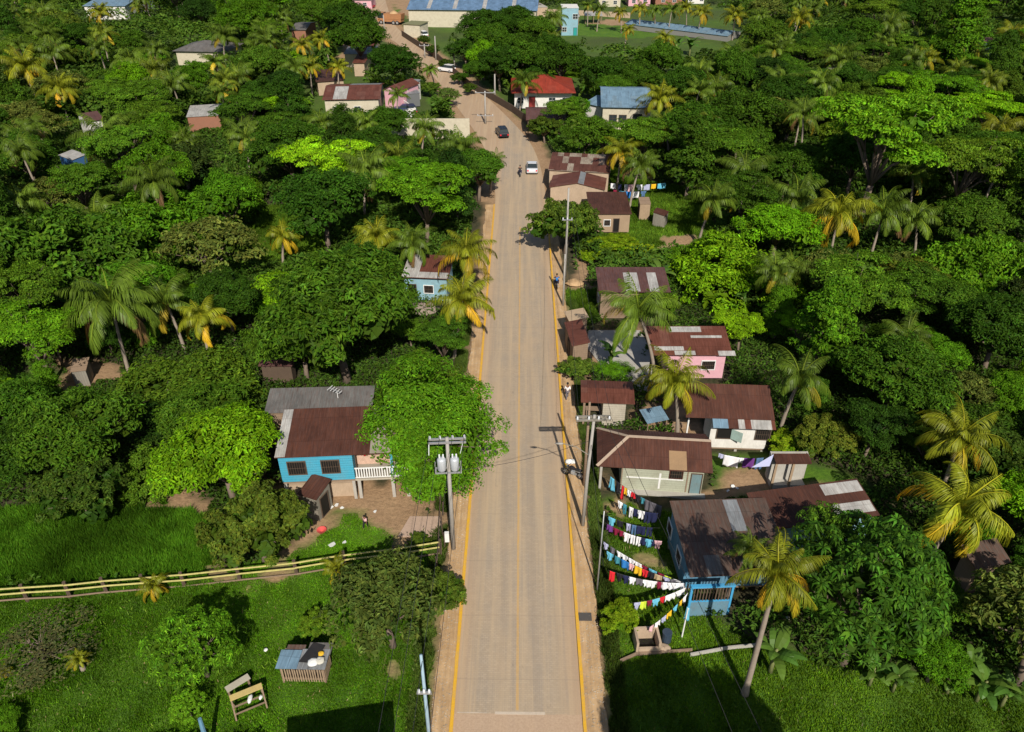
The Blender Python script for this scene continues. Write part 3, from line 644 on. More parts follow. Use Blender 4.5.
# palms
Y = 'yellow'
palm(463, 300, 34, Y, "yellow-fronded coconut palm at the left road edge behind the broad bright tree"); palm(466, 252, 34, Y, "greener palm just beyond the yellow-fronded roadside palm")
palm(377, 236, 28, Y, "yellowish palm left of the white-patched roof by the road"); palm(412, 242, 25, 'green', "short green palm right behind the white-patched roof")
palm(366, 170, 34, 'green', "tall green palm above the bright feathery tree"); palm(283, 236, 20, Y, "lone small yellow palm in the left clearing", base=(284, 272))
palm(112, 305, 55, 'green', "large drooping green palm in the left thicket"); palm(165, 300, 34, 'green', "green palm between the drooping palm and the yellow one on the left"); palm(203, 318, 30, Y, "yellow-tipped palm above the olive grey thicket")
palm(638, 308, 42, 'green', "green coconut palm over the concrete yard in front of the pink house", base=(655, 385)); palm(675, 380, 37, Y, "yellow coconut palm between the roadside hut and the white house")
palm(800, 380, 36, 'green', "green palm behind the right end of the white house"); palm(778, 572, 46, Y, "leaning coconut palm on the right lawn", base=(745, 693))
palm(750, 549, 24, 'green', "short palm leaning over the shaded blue-walled roof left of the leaning palm"); palm(960, 437, 44, Y, "upper of the two coconut palms near the right picture edge"); palm(962, 503, 56, Y, "lower of the two coconut palms near the right picture edge")
palm(838, 214, 36, Y, "middle palm of the clump in the right wood"); palm(798, 196, 32, 'green', "left palm of the clump in the right wood"); palm(884, 212, 30, 'green', "right palm of the clump in the right wood")
palm(745, 172, 30, 'green', "palm left of the clump in the right wood"); palm(714, 200, 28, 'green', "palm at the right edge of the grass lot")
palm(622, 152, 23, Y, "palm behind the patchwork roof"); palm(640, 165, 22, 'green', "palm rising over the far washing line"); palm(660, 100, 22, Y, "palm at the right end of the blue-roofed house"); palm(525, 82, 18, 'green', "palm in front of the red-roofed house")
palm(252, 462, 20, 'green', "half-hidden palm between the lime tree and the blue stilt house"); palm(336, 568, 17, Y, "young palm beside the yellow-railed fence, left of the greyish tree", h=1.3)
palm(153, 586, 17, Y, "young yellow palm beside the yellow-railed fence on the left", h=.9); palm(78, 658, 12, Y, "tiny yellow palm at the tip of the brownish scrub", h=1.0); palm(3, 668, 9, Y, "tiny yellow palm at the left picture edge", h=.5)
palm(24, 68, 26, Y); palm(108, 138, 34, 'green'); palm(172, 84, 22, 'green'); palm(52, 52, 22, 'green'); palm(425, 128, 22, 'green', "green palm in front of the pale compound wall"); palm(462, 150, 26, 'green'); palm(494, 160, 14, 'green')
palm(302, 45, 14, Y); palm(322, 40, 13, Y); palm(310, 66, 14, Y); palm(338, 66, 14, Y); palm(224, 36, 20, 'green'); palm(100, 12, 14, Y); palm(44, 12, 18, 'green'); palm(554, 18, 15, 'green', "palm standing before the small pale blue house"); palm(665, 38, 13, Y); palm(600, 9, 11, 'green'); palm(640, 8, 11, Y); palm(672, 10, 12, 'green'); palm(702, 12, 13, Y); palm(655, 10, 10, 'green'); palm(620, 12, 9, Y); palm(686, 8, 10, Y); palm(588, 6, 9, 'green'); palm(628, 30, 9, Y)
palm(905, 340, 30, 'green'); palm(1012, 36, 20, Y); palm(890, 24, 18, 'green'); palm(800, 18, 16, Y); palm(735, 16, 14, Y); palm(735, 54, 18, 'green'); palm(775, 50, 18, 'green'); palm(700, 70, 20, 'green'); palm(925, 60, 16, Y); palm(785, 45, 14, 'green'); palm(950, 120, 24, 'green'); palm(1000, 130, 26, Y); palm(840, 60, 22, 'green'); palm(215, 62, 16, 'green'); palm(240, 130, 22, 'green'); palm(185, 140, 18, 'green')
palm(700, 90, 20, 'green'); palm(780, 80, 22, 'green'); palm(60, 90, 22, Y); palm(130, 60, 20, 'green'); palm(280, 20, 16, 'green'); palm(430, 70, 10, 'green')
palm(580, 128, 16, 'green'); palm(775, 272, 26, 'green'); palm(20, 135, 24, 'green'); palm(398, 95, 13, 'green', "small palm inside the rusty roofed compound on the left"); palm(790, 268, 26, 'green')

# open places that the camera sees: no filling trees there
KEEP = [[(430, 745), (440, 690), (440, 600), (452, 540), (478, 350), (492, 190), (494, 150), (470, 110), (440, 82), (420, 60), (400, 40), (378, 20), (365, -5), (408, -5), (425, 32), (455, 62), (490, 95), (535, 125), (550, 180), (562, 260), (572, 310), (600, 480), (614, 600), (628, 745)],
        [(-40, 590), (210, 572), (330, 540), (445, 530), (432, 745), (-40, 745)], [(-40, 520), (190, 500), (215, 575), (-40, 592)],
        [(262, 380), (385, 380), (430, 500), (442, 545), (300, 560), (298, 490), (262, 480)], [(566, 262), (675, 262), (742, 318), (782, 378), (800, 450), (880, 485), (884, 520), (720, 604), (770, 665), (640, 668), (610, 640), (598, 480)],
        [(612, 660), (760, 640), (900, 680), (980, 700), (1060, 732), (1060, 760), (612, 760)], [(543, 150), (612, 150), (630, 178), (700, 188), (712, 240), (675, 262), (590, 262), (585, 225), (543, 190)],
        [(250, 205), (325, 205), (330, 262), (262, 264)], [(512, 74), (577, 74), (577, 108), (512, 110)], [(583, 84), (656, 84), (656, 118), (583, 118)], [(396, 256), (450, 256), (450, 320), (400, 300)],
        [(312, 76), (430, 76), (430, 112), (316, 112)], [(390, 114), (462, 114), (462, 138), (400, 138)], [(336, 38), (398, 38), (398, 64), (336, 64)], [(168, 38), (230, 38), (230, 60), (168, 60)], [(182, 104), (222, 104), (222, 126), (182, 126)],
        [(57, 143), (88, 143), (88, 167), (57, 167)], [(398, -5), (524, -5), (524, 30), (405, 34)], [(540, -5), (740, -5), (740, 46), (560, 46)], [(260, 355), (300, 355), (300, 384), (260, 384)], [(64, 356), (132, 356), (132, 388), (64, 388)],
        [(976, 550), (1015, 550), (1015, 582), (976, 582)], [(800, 520), (890, 478), (990, 560), (900, 640), (860, 560)], [(250, 330), (272, 330), (272, 356), (250, 356)], [(80, 104), (106, 104), (106, 128), (80, 128)], [(985, 28), (1000, 28), (1000, 44), (985, 44)], [(85, -5), (128, -5), (128, 12), (85, 12)],
        [(545, 64), (582, 64), (582, 78), (545, 78)], [(655, 60), (690, 58), (690, 66), (655, 68)], [(285, 18), (310, 18), (310, 42), (285, 42)]]
GX, GY = np.meshgrid(np.arange(-60, 1090, 4), np.arange(-20, 780, 4)); KM = np.zeros(GX.shape, bool)
for p in KEEP: KM |= sdist(GX.ravel().astype(float), GY.ravel().astype(float), np.array(p, float)).reshape(GX.shape) > 0
def kept(px, py):
    i = int((py + 20) / 4); j = int((px + 60) / 4)
    return 0 <= i < KM.shape[0] and 0 <= j < KM.shape[1] and KM[i, j]
def clear(x, y, z, r, low=0.0):
    a, b, s = pr(x, y, z); R_ = r * s * .8
    if kept(a, b): return False
    for k in range(10):
        t = k * .628
        if kept(a + math.cos(t) * R_, b + math.sin(t) * R_ * .8): return False
    a, b, s = pr(x, y, 0)
    return not kept(a, b)
FOOT = []        # building footprints (x,y,r)
def free(x, y, r, f=.78):
    for t in TREES:
        if (t['x'] - x) ** 2 + (t['y'] - y) ** 2 < ((t['r'] + r) * f) ** 2: return False
    for t in PALMS:
        if (t['x'] + t['lean'][0] - x) ** 2 + (t['y'] + t['lean'][1] - y) ** 2 < (t['r'] * .5 + r * .8) ** 2: return False
    rx, rw = roadx(y)
    return abs(x - rx) > rw + 1.2 + r * .6
rp = random.Random(11)
def fill(n, y0, y1, rr, tries=14000, f=.78, kinds=None):
    c = 0
    for _ in range(tries):
        if c >= n: break
        y = y0 + (y1 - y0) * rp.random() ** .85; hw = y * .66 + 22; x = rp.uniform(-hw, hw); r = rp.uniform(*rr)
        k = rp.choice(kinds or ['round', 'round', 'round', 'layered', 'layered', 'tall', 'mound', 'fine', 'airy'])
        zc = r * 1.0 + 1
        a, b, s = pr(x, y, zc)
        if not (-40 < a < 1064 and b > -30): continue
        if not clear(x, y, zc, r) or not free(x, y, r, f): continue
        TREES.append(dict(x=x, y=y, r=r, kind=k, tone=rp.choice(['dark', 'dark', 'mid', 'mid', 'mid', 'bright', 'bright', 'olive', 'deep', 'lime'] if k != 'airy' else ['olive', 'grey', 'mid']), label=None, hero=False, flat=rp.uniform(.85, 1.25))); c += 1
    return c
def fill_palms(n, y0, y1, tries=6000):
    c = 0
    for _ in range(tries):
        if c >= n: break
        y = rp.uniform(y0, y1); x = rp.uniform(-y * .68 - 15, y * .68 + 15); r = rp.uniform(3.0, 4.0); h = rp.uniform(4.5, 9.5)
        a, b, s = pr(x, y, h)
        if not (-20 < a < 1044 and b > -14): continue
        if not clear(x, y, h, r * .9) or kept(*pr(x, y, h * .5)[:2]) or kept(*pr(x, y, h * .25)[:2]): continue
        if any((t['x'] - x) ** 2 + (t['y'] - y) ** 2 < 30 for t in PALMS): continue
        rx, rw = roadx(y)
        if abs(x - rx) < rw + 3: continue
        PALMS.append(dict(x=x, y=y, lean=(rp.uniform(-1.2, 1.2), rp.uniform(-1, 1)), h=h, r=r, col=rp.choice(['green', 'green', 'green', 'green', 'yellow']), label=None, tone='mid', hero=False)); c += 1
    return c
fill_palms(24, 85, 150); fill_palms(75, 150, 310, 9000)
n1 = fill(70, 26, 75, (3.6, 5.0)); n1b = fill(70, 26, 80, (1.8, 3.0), f=.7)
n2 = fill(70, 75, 135, (4.0, 6.0)); n3 = fill(85, 135, 200, (3.8, 5.8)); n4 = fill(60, 200, 320, (4.8, 7.2))
print("trees", len(TREES), n1, n1b, n2, n3, n4, "palms", len(PALMS))
# trees just outside the picture, whose shade falls into it
for x, y, r in ((8.9, 15.4, 2.2), (10.6, 15.0, 2.4), (12.0, 14.2, 2.6), (14.8, 12.2, 2.6), (9.5, 12.4, 2.6), (42, 33, 5.5), (-35, 22, 3.0), (-42, 30, 4), (50, 44, 5.5)):
    TREES.append(dict(x=x, y=y, r=r, kind='round', tone='dark', label=None, hero=False, flat=3.0 if y < 16 else 1.2))
# ------------------------------------------------------------ buildings
M_rust = roofmat("rust_roof", (.100, .045, .033), (.15, .070, .05), .3, rustamt=.6)
M_rust2 = roofmat("rust_roof_red", (.16, .058, .040), (.24, .11, .08), .35)
M_rust3 = roofmat("rust_roof_dark", (.085, .040, .030), (.12, .06, .045), .3)
M_zinc = roofmat("zinc_roof", (.33, .35, .36), (.42, .43, .43), .3, rustamt=.25, metal=.35)
M_zincw = roofmat("pale_zinc_roof", (.50, .49, .46), (.56, .54, .50), .3, rustamt=.3, metal=.15)
M_grey = roofmat("grey_roof", (.17, .165, .155), (.21, .20, .18), .3, rustamt=.3)
M_brgrey = roofmat("brown_grey_roof", (.12, .088, .072), (.16, .115, .09), .3, rustamt=.6)
M_bluer = roofmat("blue_roof", (.20, .32, .42), (.28, .40, .48), .25, rustamt=.05, metal=.2)
M_bluer2 = roofmat("steel_blue_roof", (.16, .27, .42), (.18, .30, .46), .2, rustamt=.03, metal=.2)
M_red = roofmat("red_roof", (.33, .05, .028), (.40, .075, .045), .3, rustamt=.15)
M_purple = roofmat("maroon_roof", (.13, .07, .065), (.17, .10, .09), .3)
M_patch = roofmat("patchwork_roof", (.13, .055, .04), (.50, .44, .34), .58, rustamt=.45, wide=.9)
M_cap = paint("ridge_capping", (.50, .38, .28), .7, .4)
M_blue = paint("turquoise_wall", (.06, .36, .52), .75, .6, .7, grain='plank', dirtcol=(.20, .30, .32)); M_blue2 = paint("faded_blue_wall", (.10, .25, .38), .75, .5, grain='board')
M_wwall = paint("white_wall", (.72, .70, .66), .8, .3); M_cream = paint("cream_wall", (.55, .50, .38), .85, .35); M_pink = paint("pink_wall", (.68, .38, .44), .8, .25)
M_green = paint("mossy_grey_green_boards", (.42, .44, .34), .9, .55, .9, grain='plank'); M_brick = paint("red_brick_wall", (.30, .14, .09), .9, .4); M_palewood = paint("pale_boards", (.45, .41, .33), .9, .4, grain='plank')
M_tan = paint("tan_block_wall", (.45, .34, .24), .9, .4); M_dkwood = paint("dark_timber", (.10, .07, .05), .9, .4); M_lblue = paint("light_blue_wall", (.24, .42, .50), .8, .45)
LAND = []         # landmarks for telling trees apart: name, x, y
def fit(FL, FR, BL, z, zb=None):
    a, b, c = [Vector((*at(*p, zz_), 0)) for p, zz_ in ((FL, z), (FR, z), (BL, zb or z))]
    u = (b - a); w = u.length; u.normalize(); v = Vector((-u.y, u.x, 0)); d = (c - a).dot(v)
    ce = a + u * w / 2 + v * d / 2; return dict(x=ce.x, y=ce.y, w=w, d=d, rz=math.atan2(u.y, u.x), z=z)
def house(name, label, F, roof='gable', rise=1.0, wall=M_wwall, rm=M_rust, over=(.35, .35, .4, .35), base=0.0, windows=(), doors=(), cat='house', group=None, sheets=(), cap=None, hipx=None, walls=True, t=.05, lm=None, posts=(), fc=None):
    """roof eave rectangle F; over = overhang left, right, front, back; base = height of the floor when raised"""
    w, d, e = F['w'], F['d'], F['z']; X, Yh = w / 2, d / 2; hx = hipx or Yh
    T = thing(name, label, cat, (F['x'], F['y'], 0), F['rz'], group); FOOT.append((F['x'], F['y'], max(w, d) / 2))
    if lm: LAND.append((lm, F['x'], F['y']))
    def rzf(x, y):
        if roof == 'gable': return e + rise * (1 - abs(y) / Yh)
        if roof == 'gabley': return e + rise * (1 - abs(x) / X)
        if roof == 'mono': return e + rise * (y / d + .5)
        if roof == 'monox': return e + rise * (x / w + .5)
        if roof == 'hip': return e + rise * min(1 - abs(y) / Yh, (X - abs(x)) / hx)
        if roof == 'hipl': return e + rise * min(1 - abs(y) / Yh, (X + x) / hx)
        return e
    p = lambda x, y: (x, y, rzf(x, y)); rb = MB(); A, B, Cc, D = p(-X, -Yh), p(X, -Yh), p(X, Yh), p(-X, Yh)
    if roof == 'gable': E_, F_ = p(-X, 0), p(X, 0); rb.slab([[A, B, F_, E_], [E_, F_, Cc, D]], t)
    elif roof == 'gabley': E_, F_ = p(0, -Yh), p(0, Yh); rb.slab([[A, E_, F_, D], [E_, B, Cc, F_]], t)
    elif roof in ('mono', 'monox', 'flat'): rb.slab([[A, B, Cc, D]], t)
    elif roof == 'hip': E_, F_ = (-X + hx, 0, e + rise), (X - hx, 0, e + rise); rb.slab([[A, B, F_, E_], [E_, F_, Cc, D], [A, E_, D], [B, Cc, F_]], t)
    elif roof == 'hipl': E_, F_ = (-X + hx, 0, e + rise), (X, 0, e + rise); rb.slab([[A, B, F_, E_], [E_, F_, Cc, D], [A, E_, D]], t)
    ro = rb.build("roof", rm, T, uv=True)
    if cap and roof in ('gable', 'hip', 'hipl'):
        cb = MB(); up = .035
        cb.bar((E_[0], E_[1], E_[2] + up), (F_[0], F_[1], F_[2] + up), .26, .04)
        if roof in ('hip', 'hipl'):
            for q in (A, D): cb.bar((q[0], q[1], q[2] + up), (E_[0], E_[1], E_[2] + up), .24, .04)
        if roof == 'hip':
            for q in (B, Cc): cb.bar((q[0], q[1], q[2] + up), (F_[0], F_[1], F_[2] + up), .24, .04)
        cb.build("ridge_cap", cap, ro)
    for (x0, x1, y0, y1, m) in sheets:
        sb = MB(); h = .022
        # split at the ridge so that the sheet follows the roof
        segs = [(y0, y1)] if roof != 'gable' or y0 * y1 >= 0 else [(y0, 0), (0, y1)]
        for a, b in segs: sb.slab([[(x0, a, rzf(x0, a) + h), (x1, a, rzf(x1, a) + h), (x1, b, rzf(x1, b) + h), (x0, b, rzf(x0, b) + h)]], .015)
        sb.build("roof_sheet", m, ro, uv=True)
    x0, x1, y0, y1 = -X + over[0], X - over[1], -Yh + over[2], Yh - over[3]
    if walls:
        wb = MB()
        def wallp(a, b, mid=None):
            top = [(q[0], q[1], rzf(*q) - t - .01) for q in ([a, mid, b] if mid else [a, b])]
            poly = [(a[0], a[1], base), (b[0], b[1], base)] + top[::-1]
            d_ = Vector((b[0] - a[0], b[1] - a[1], 0)).normalized(); nn = Vector((d_.y, -d_.x, 0)) * -.1
            inn = [(q[0] + nn.x, q[1] + nn.y, q[2]) for q in poly]; k = len(poly)
            wb.add(poly + inn, [tuple(range(k)), tuple(reversed(range(k, 2 * k)))] + [(i, (i + 1) % k, (i + 1) % k + k, i + k) for i in range(k)])
        g = roof == 'gable'; gy = roof == 'gabley'
        wallp((x0, y0), (x1, y0), (0, y0) if gy else None); wallp((x1, y0 + .101), (x1, y1 - .101), (x1, 0) if g else None); wallp((x1, y1), (x0, y1), (0, y1) if gy else None); wallp((x0, y1 - .101), (x0, y0 + .101), (x0, 0) if g else None)
        wb.build("wall", wall, T)
        if base > .3:
            fb = MB(); fb.box(x0 + .02, x1 - .02, y0 + .02, y1 - .02, base - .16, base - .003); fb.build("floor_deck", M_wood, T)
            for q in (x0 + .15, x1 - .15) + ((x0 + x1) / 2,):
                for r_ in (y0 + .15, y1 - .15): s = MB(); s.box(q - .11, q + .11, r_ - .11, r_ + .11, -.3, base - .16); s.build("stilt", M_conc, T)
        def frame_at(side, u, z, ww, hh, mfr, mpane, nm, style=None):
            Mx = {'f': Matrix.Translation((u, y0, z)), 'b': Matrix.Translation((u, y1, z)) @ Matrix.Rotation(math.pi, 4, 'Z'), 'l': Matrix.Translation((x0, u, z)) @ Matrix.Rotation(-math.pi / 2, 4, 'Z'), 'r': Matrix.Translation((x1, u, z)) @ Matrix.Rotation(math.pi / 2, 4, 'Z')}[side]
            b = MB(); k = .07; dpt = .07
            b.box(-ww / 2 - k, -ww / 2, -dpt, -.002, -k, hh + k, Mx); b.box(ww / 2, ww / 2 + k, -dpt, -.002, -k, hh + k, Mx)
            b.box(-ww / 2, ww / 2, -dpt, -.002, hh, hh + k, Mx); b.box(-ww / 2, ww / 2, -dpt, -.002, -k, 0, Mx)
            fr = b.build(nm, mfr, T); pb = MB(); pb.box(-ww / 2, ww / 2, -.022, -.002, 0, hh, Mx); pb.build("pane" if nm == 'window' else "door_leaf", mpane, fr)
            if style == 'bars':
                gb = MB()
                for q in np.arange(-ww / 2 + .15, ww / 2, .17): gb.box(q - .012, q + .012, -.05, -.03, .001, hh - .001, Mx)
                gb.box(-ww / 2, ww / 2, -.056, -.052, hh / 2 - .015, hh / 2 + .015, Mx); gb.build("grille", M_dkwood, fr)
            elif style == 'shutter':
                gb = MB(); Sx = Mx @ Matrix.Translation((ww / 2 + .03, -.07, 0)) @ Matrix.Rotation(R(-35), 4, 'Z'); gb.box(0, ww * .85, -.04, 0, .02, hh - .02, Sx); gb.build("shutter", paint("pale_green_shutter", (.35, .48, .44), .7, .4), fr)
            elif style == 'cross':
                gb = MB(); gb.box(-.02, .02, -.05, -.03, .001, hh - .001, Mx); gb.box(-ww / 2, -.021, -.05, -.03, hh / 2 - .02, hh / 2 + .02, Mx); gb.box(.021, ww / 2, -.05, -.03, hh / 2 - .02, hh / 2 + .02, Mx); gb.build("glazing_bar", mfr, fr)
        for q in windows: frame_at(q[0], q[1], base + q[2], q[3], q[4], q[6] if len(q) > 6 else M_white, M_dark if (q[5] if len(q) > 5 else None) in ('bars', 'shutter') else M_glass, "window", q[5] if len(q) > 5 else 'cross')
        for q in doors: frame_at(q[0], q[1], base + .05, q[2], q[3], M_dkwood, q[4], "door")
    for (qx, qy, m) in posts:
        pb = MB(); pb.box(qx - .09, qx + .09, qy - .09, qy + .09, -.3, rzf(qx, qy) - t - .005); pb.build("post", m, T)
    T["_b"] = 0; del T["_b"]
    return T, dict(x0=x0, x1=x1, y0=y0, y1=y1, rz=rzf, X=X, Y=Yh, roof=ro)

# 1 blue house on stilts (left)
F = fit((274, 458), (391, 453), (292, 409), 4.6, 5.5); 
T, q = house("stilt_house", "turquoise house on stilts with brown iron roof and white balcony railing, left of the road", F, 'mono', .9, M_blue, M_rust, (.15, 2.9, .3, .25), 2.0,
    [('f', -F['w'] / 2 + 1.4, .75, 1.25, 1.15, 'bars', M_dkwood), ('f', -.35, .75, 1.25, 1.15, 'bars', M_dkwood)], [('r', -.6, .9, 2.0, M_dkwood)], lm="blue stilt house",
    sheets=[(-F['w'] / 2 + .02, -F['w'] / 2 + .75, -F['d'] / 2 + .03, F['d'] / 2 - .05, M_zincw), (F['w'] / 2 - 1.55, F['w'] / 2 - .02, -F['d'] / 2 + .03, F['d'] / 2 - .05, paint("tan_tin", (.30, .27, .22), .7, .5))])
x1, y0 = q['x1'], q['y0']; px2 = q['X'] + 1.1
b = MB(); b.box(x1 + .003, px2, y0, y0 + 3.2, 1.84, 2.0); b.build("balcony_floor", M_palewood, T)
b = MB(); 
b.box(x1 + .05, px2, y0 - .02, y0 + .05, 2.98, 3.06); b.box(x1 + .05, px2, y0 - .01, y0 + .04, 2.10, 2.16)
for k in np.arange(x1 + .12, px2 - .03, .19): b.box(k, k + .085, y0 - .005, y0 + .035, 2.161, 2.979)
b.build("balcony_railing", M_white, T)
b = MB(); b.box(px2 - .06, px2, y0 + .06, y0 + 3.2, 2.98, 3.06)
for k in np.arange(y0 + .1, y0 + 3.1, .19): b.box(px2 - .05, px2 - .01, k, k + .08, 2.01, 2.979)
b.build("balcony_railing", M_white, T)
for k in (x1 + .25, x1 + 2.75, px2 - .15): s = MB(); s.box(k - .12, k + .12, y0 + .08, y0 + .32, -.3, 1.838); s.build("stilt", M_conc, T)
s = MB(); s.box(x1 + 2.72, x1 + 2.9, y0 + .1, y0 + .26, 2.003, 4.55); s.build("balcony_post", M_blue, T)
s = MB(); s.box(x1 + .004, q['X'] - .1, y0 + 1.7, y0 + 1.8, 2.003, 4.9); s.build("porch_back_wall", paint("peach_wall", (.62, .42, .32), .8, .5, 3), T)
s = MB(); s.box(-q['X'] + .2, x1 - .2, y0 + .4, y0 + 2.2, -.05, 1.3); s.build("undercroft_wall", M_tan, T)
# rear lean-to roof
F2 = fit((264, 413), (372, 410), (286, 393), 5.0); house("rear_shed", "long flat grey roofed shed directly behind the blue stilt house", F2, 'mono', .5, M_wood, M_grey, (.2, .2, .2, .2), 0, cat='shed')
# antenna
an = thing("roof_antenna", "white stick antenna on the grey roof behind the blue stilt house", "antenna", (*at(338, 398, 5.25), 5.1)); b = MB(); b.tube([(0, 0, -.25), (0, 0, .8)], .03, 6); b.build("mast", M_white, an)
b = MB(); b.bar((-.65, .3, .9), (.35, -.2, .8), .05, .04); b.build("boom", M_steel, an)
for k in range(5): b = MB(); c_ = Vector((-.6, .27, .9)).lerp(Vector((.3, -.18, .8)), k / 4); l_ = .32 - .03 * k; b.bar((c_.x - l_ * .45, c_.y - l_, c_.z + .04), (c_.x + l_ * .45, c_.y + l_, c_.z + .04), .03); b.build("antenna_rod", M_white, an)
# 2 rusty lean-to shed
F = fit((297, 494), (316, 500), (300, 473), 2.3); T, q = house("lean_to_shed", "narrow rusty lean-to shed at the front corner of the blue stilt house", F, 'mono', .35, M_greywood, M_rust, (.15, .15, .15, .15), cat='shed', doors=[('r', 0, .9, 1.8, M_dark)])
# 3 long brown house
F = fit((597, 466), (713, 473), (598, 428), 2.5); w = F['w']
T, q = house("brown_roofed_house", "long low house with hipped brown roof and mossy boards trimmed with a white cross", F, 'hipl', 1.15, M_green, M_rust, (1.9, .55, .35, .4), 0,
    [('f', w / 2 - 2.6, 1.5, .9, .75, 'bars', M_rust2)], [('f', w / 2 - 1.05, .75, 1.95, paint("grey_blue_door", (.16, .25, .27), .8, .6)), ('f', -w / 2 + 2.3, .1, .1, M_dark)][:1], cap=M_cap, lm="long brown-roofed house",
    sheets=[(w / 2 - 3.2, w / 2 - 1.9, -F['d'] / 2 + .05, -.9, paint("rust_streaked_tin", (.30, .19, .10), .7, .6))], posts=[(-w / 2 + .35, -F['d'] / 2 + .35, M_conc), (-w / 2 + .35, F['d'] / 2 - .35, M_conc)])
b = MB(); yy = q['y0'] - .03; b.box(q['x0'] + .4, w / 2 - 2.0, yy, yy + .028, 1.28, 1.38); b.box(-w / 2 + 4.75, -w / 2 + 4.9, yy - .004, yy + .026, .35, 1.85); b.build("white_trim", M_white, T)
b = MB(); b.box(q['x0'] - .2, q['x1'] + .3, q['y0'] - .45, q['y0'] - .005, -.2, .10); b.build("plinth", M_conc, T)
b = MB(); b.box(q['x0'] + .02, q['x0'] + .09, q['y0'] - .03, q['y0'] - .002, .15, 2.3); b.build("corner_board", M_wood, T)
b = MB(); b.box(w / 2 - 1.78, w / 2 - 1.68, yy, yy + .028, .15, 2.3); b.build("corner_board", M_wood, T)
# 4 white house brown roof
F = fit((686, 417), (775, 420), (695, 383), 3.6, 4.9); w = F['w']
T, q = house("white_house", "white walled house with broad brown iron roof and wooden window shutters, right of the road", F, 'mono', 1.3, M_wwall, M_rust, (2.2, .2, .3, .3), .4,
    [('f', -.2, 1.0, 1.1, 1.0, 'shutter', M_dkwood), ('f', 2.9, 1.0, 1.1, 1.0, 'bars', M_dkwood)], lm="white house")
awf = fit((712, 429), (776, 431), (712, 417), 3.1); b = MB(); xa, xb = q['x0'] - .1, q['X']; ya = -q['Y']
for i, (a, c_, m) in enumerate(((0, 1.2, M_bluer), (1.2, 2.0, M_rust), (2.0, 2.5, M_zincw), (2.5, 3.0, M_rust2), (3.0, 4.6, M_zincw), (4.6, 5.2, M_rust2), (5.2, 9, M_zincw))):
    c2 = min(xa + c_, xb); 
    if xa + a < c2: s = MB(); s.slab([[(xa + a, ya - .75, 3.20), (c2 - .004, ya - .75, 3.20), (c2 - .004, ya + .25, 3.62), (xa + a, ya + .25, 3.62)]], .03); s.build("awning_sheet", m, T, uv=True)
# 5 pink house
F = fit((650, 355), (733, 355), (662, 326), 3.1, 4.0); w = F['w']
T, q = house("pink_house", "pink walled house under a rusty patched tin roof with pale sheets", F, 'mono', .9, M_pink, M_rust2, (1.8, .5, .4, .3), .3,
    [('f', w / 2 - 2.0, 1.0, 1.2, .9, 'bars', M_white)], lm="pink house", sheets=[(-w / 2 + .5, -w / 2 + 3.2, -1.3, -.8, M_zincw), (-w / 2 + 2.2, -w / 2 + 5.2, F['d'] / 2 - .8, F['d'] / 2 - .1, M_zincw), (.3, 3.2, .3, .6, M_zincw), (-1.5, .4, -F['d'] / 2, -F['d'] / 2 + .5, M_zincw), (w / 2 - 1.3, w / 2 + .25, -F['d'] / 2 - .1, -F['d'] / 2 + .5, M_zincw)],
    posts=[(-w / 2 + .2, -F['d'] / 2 + .2, M_wood)])
# 6 roadside hut
F = fit((581, 402), (635, 404), (583, 380), 2.6); w = F['w']
T, q = house("roadside_hut", "open-fronted roadside hut with red-brown tin roof and grey board side room", F, 'gable', .35, M_palewood, M_rust2, (1.9, .7, .3, .3), posts=[(-w / 2 + .3, -F['d'] / 2 + .2, M_wood), (-w / 2 + .3, F['d'] / 2 - .2, M_wood)], cat='hut', lm="roadside hut")
b = MB(); b.box(-w / 2 + .5, -w / 2 + 2.0, -.3, .3, .75, .8); 
for a in (-w / 2 + .6, -w / 2 + 1.9):
    for c_ in (-.2, .2): b.box(a - .04, a + .04, c_ - .04, c_ + .04, 0, .749)
b.build("counter", M_wood, T)
# 7 brown roof
F = fit((599, 292), (671, 292), (596, 267), 3.4, 4.1); w = F['w']
T, q = house("maroon_roofed_house", "maroon-brown roofed house with two pale skylight sheets beside the grass strip", F, 'mono', .7, M_wood, M_purple, (.3, .3, .5, .3), lm="maroon-roofed house", sheets=[(-.9, .6, -F['d'] / 2 + .1, 1.2, M_zincw), (1.6, 2.6, -F['d'] / 2 + .1, 1.2, M_zincw)], windows=[('l', 0, 1.0, 1.0, .9, 'bars')])
# 8 roadside sheds
F = fit((572, 346), (590, 345), (570, 322), 2.6); house("roadside_shed", "small rusty roofed shed close to the right verge", F, 'monox', .3, M_wood, M_rust2, (.15, .15, .15, .15), cat='shed', doors=[('l', 0, .9, 1.8, M_dark)])
F = fit((569, 321), (589, 319), (567, 311), 2.6); house("roadside_shed", "small tan roofed shed just beyond the rusty one at the right verge", F, 'monox', .2, M_wood, paint("tan_sheet", (.46, .34, .22), .8, .4), (.15, .15, .15, .15), cat='shed')
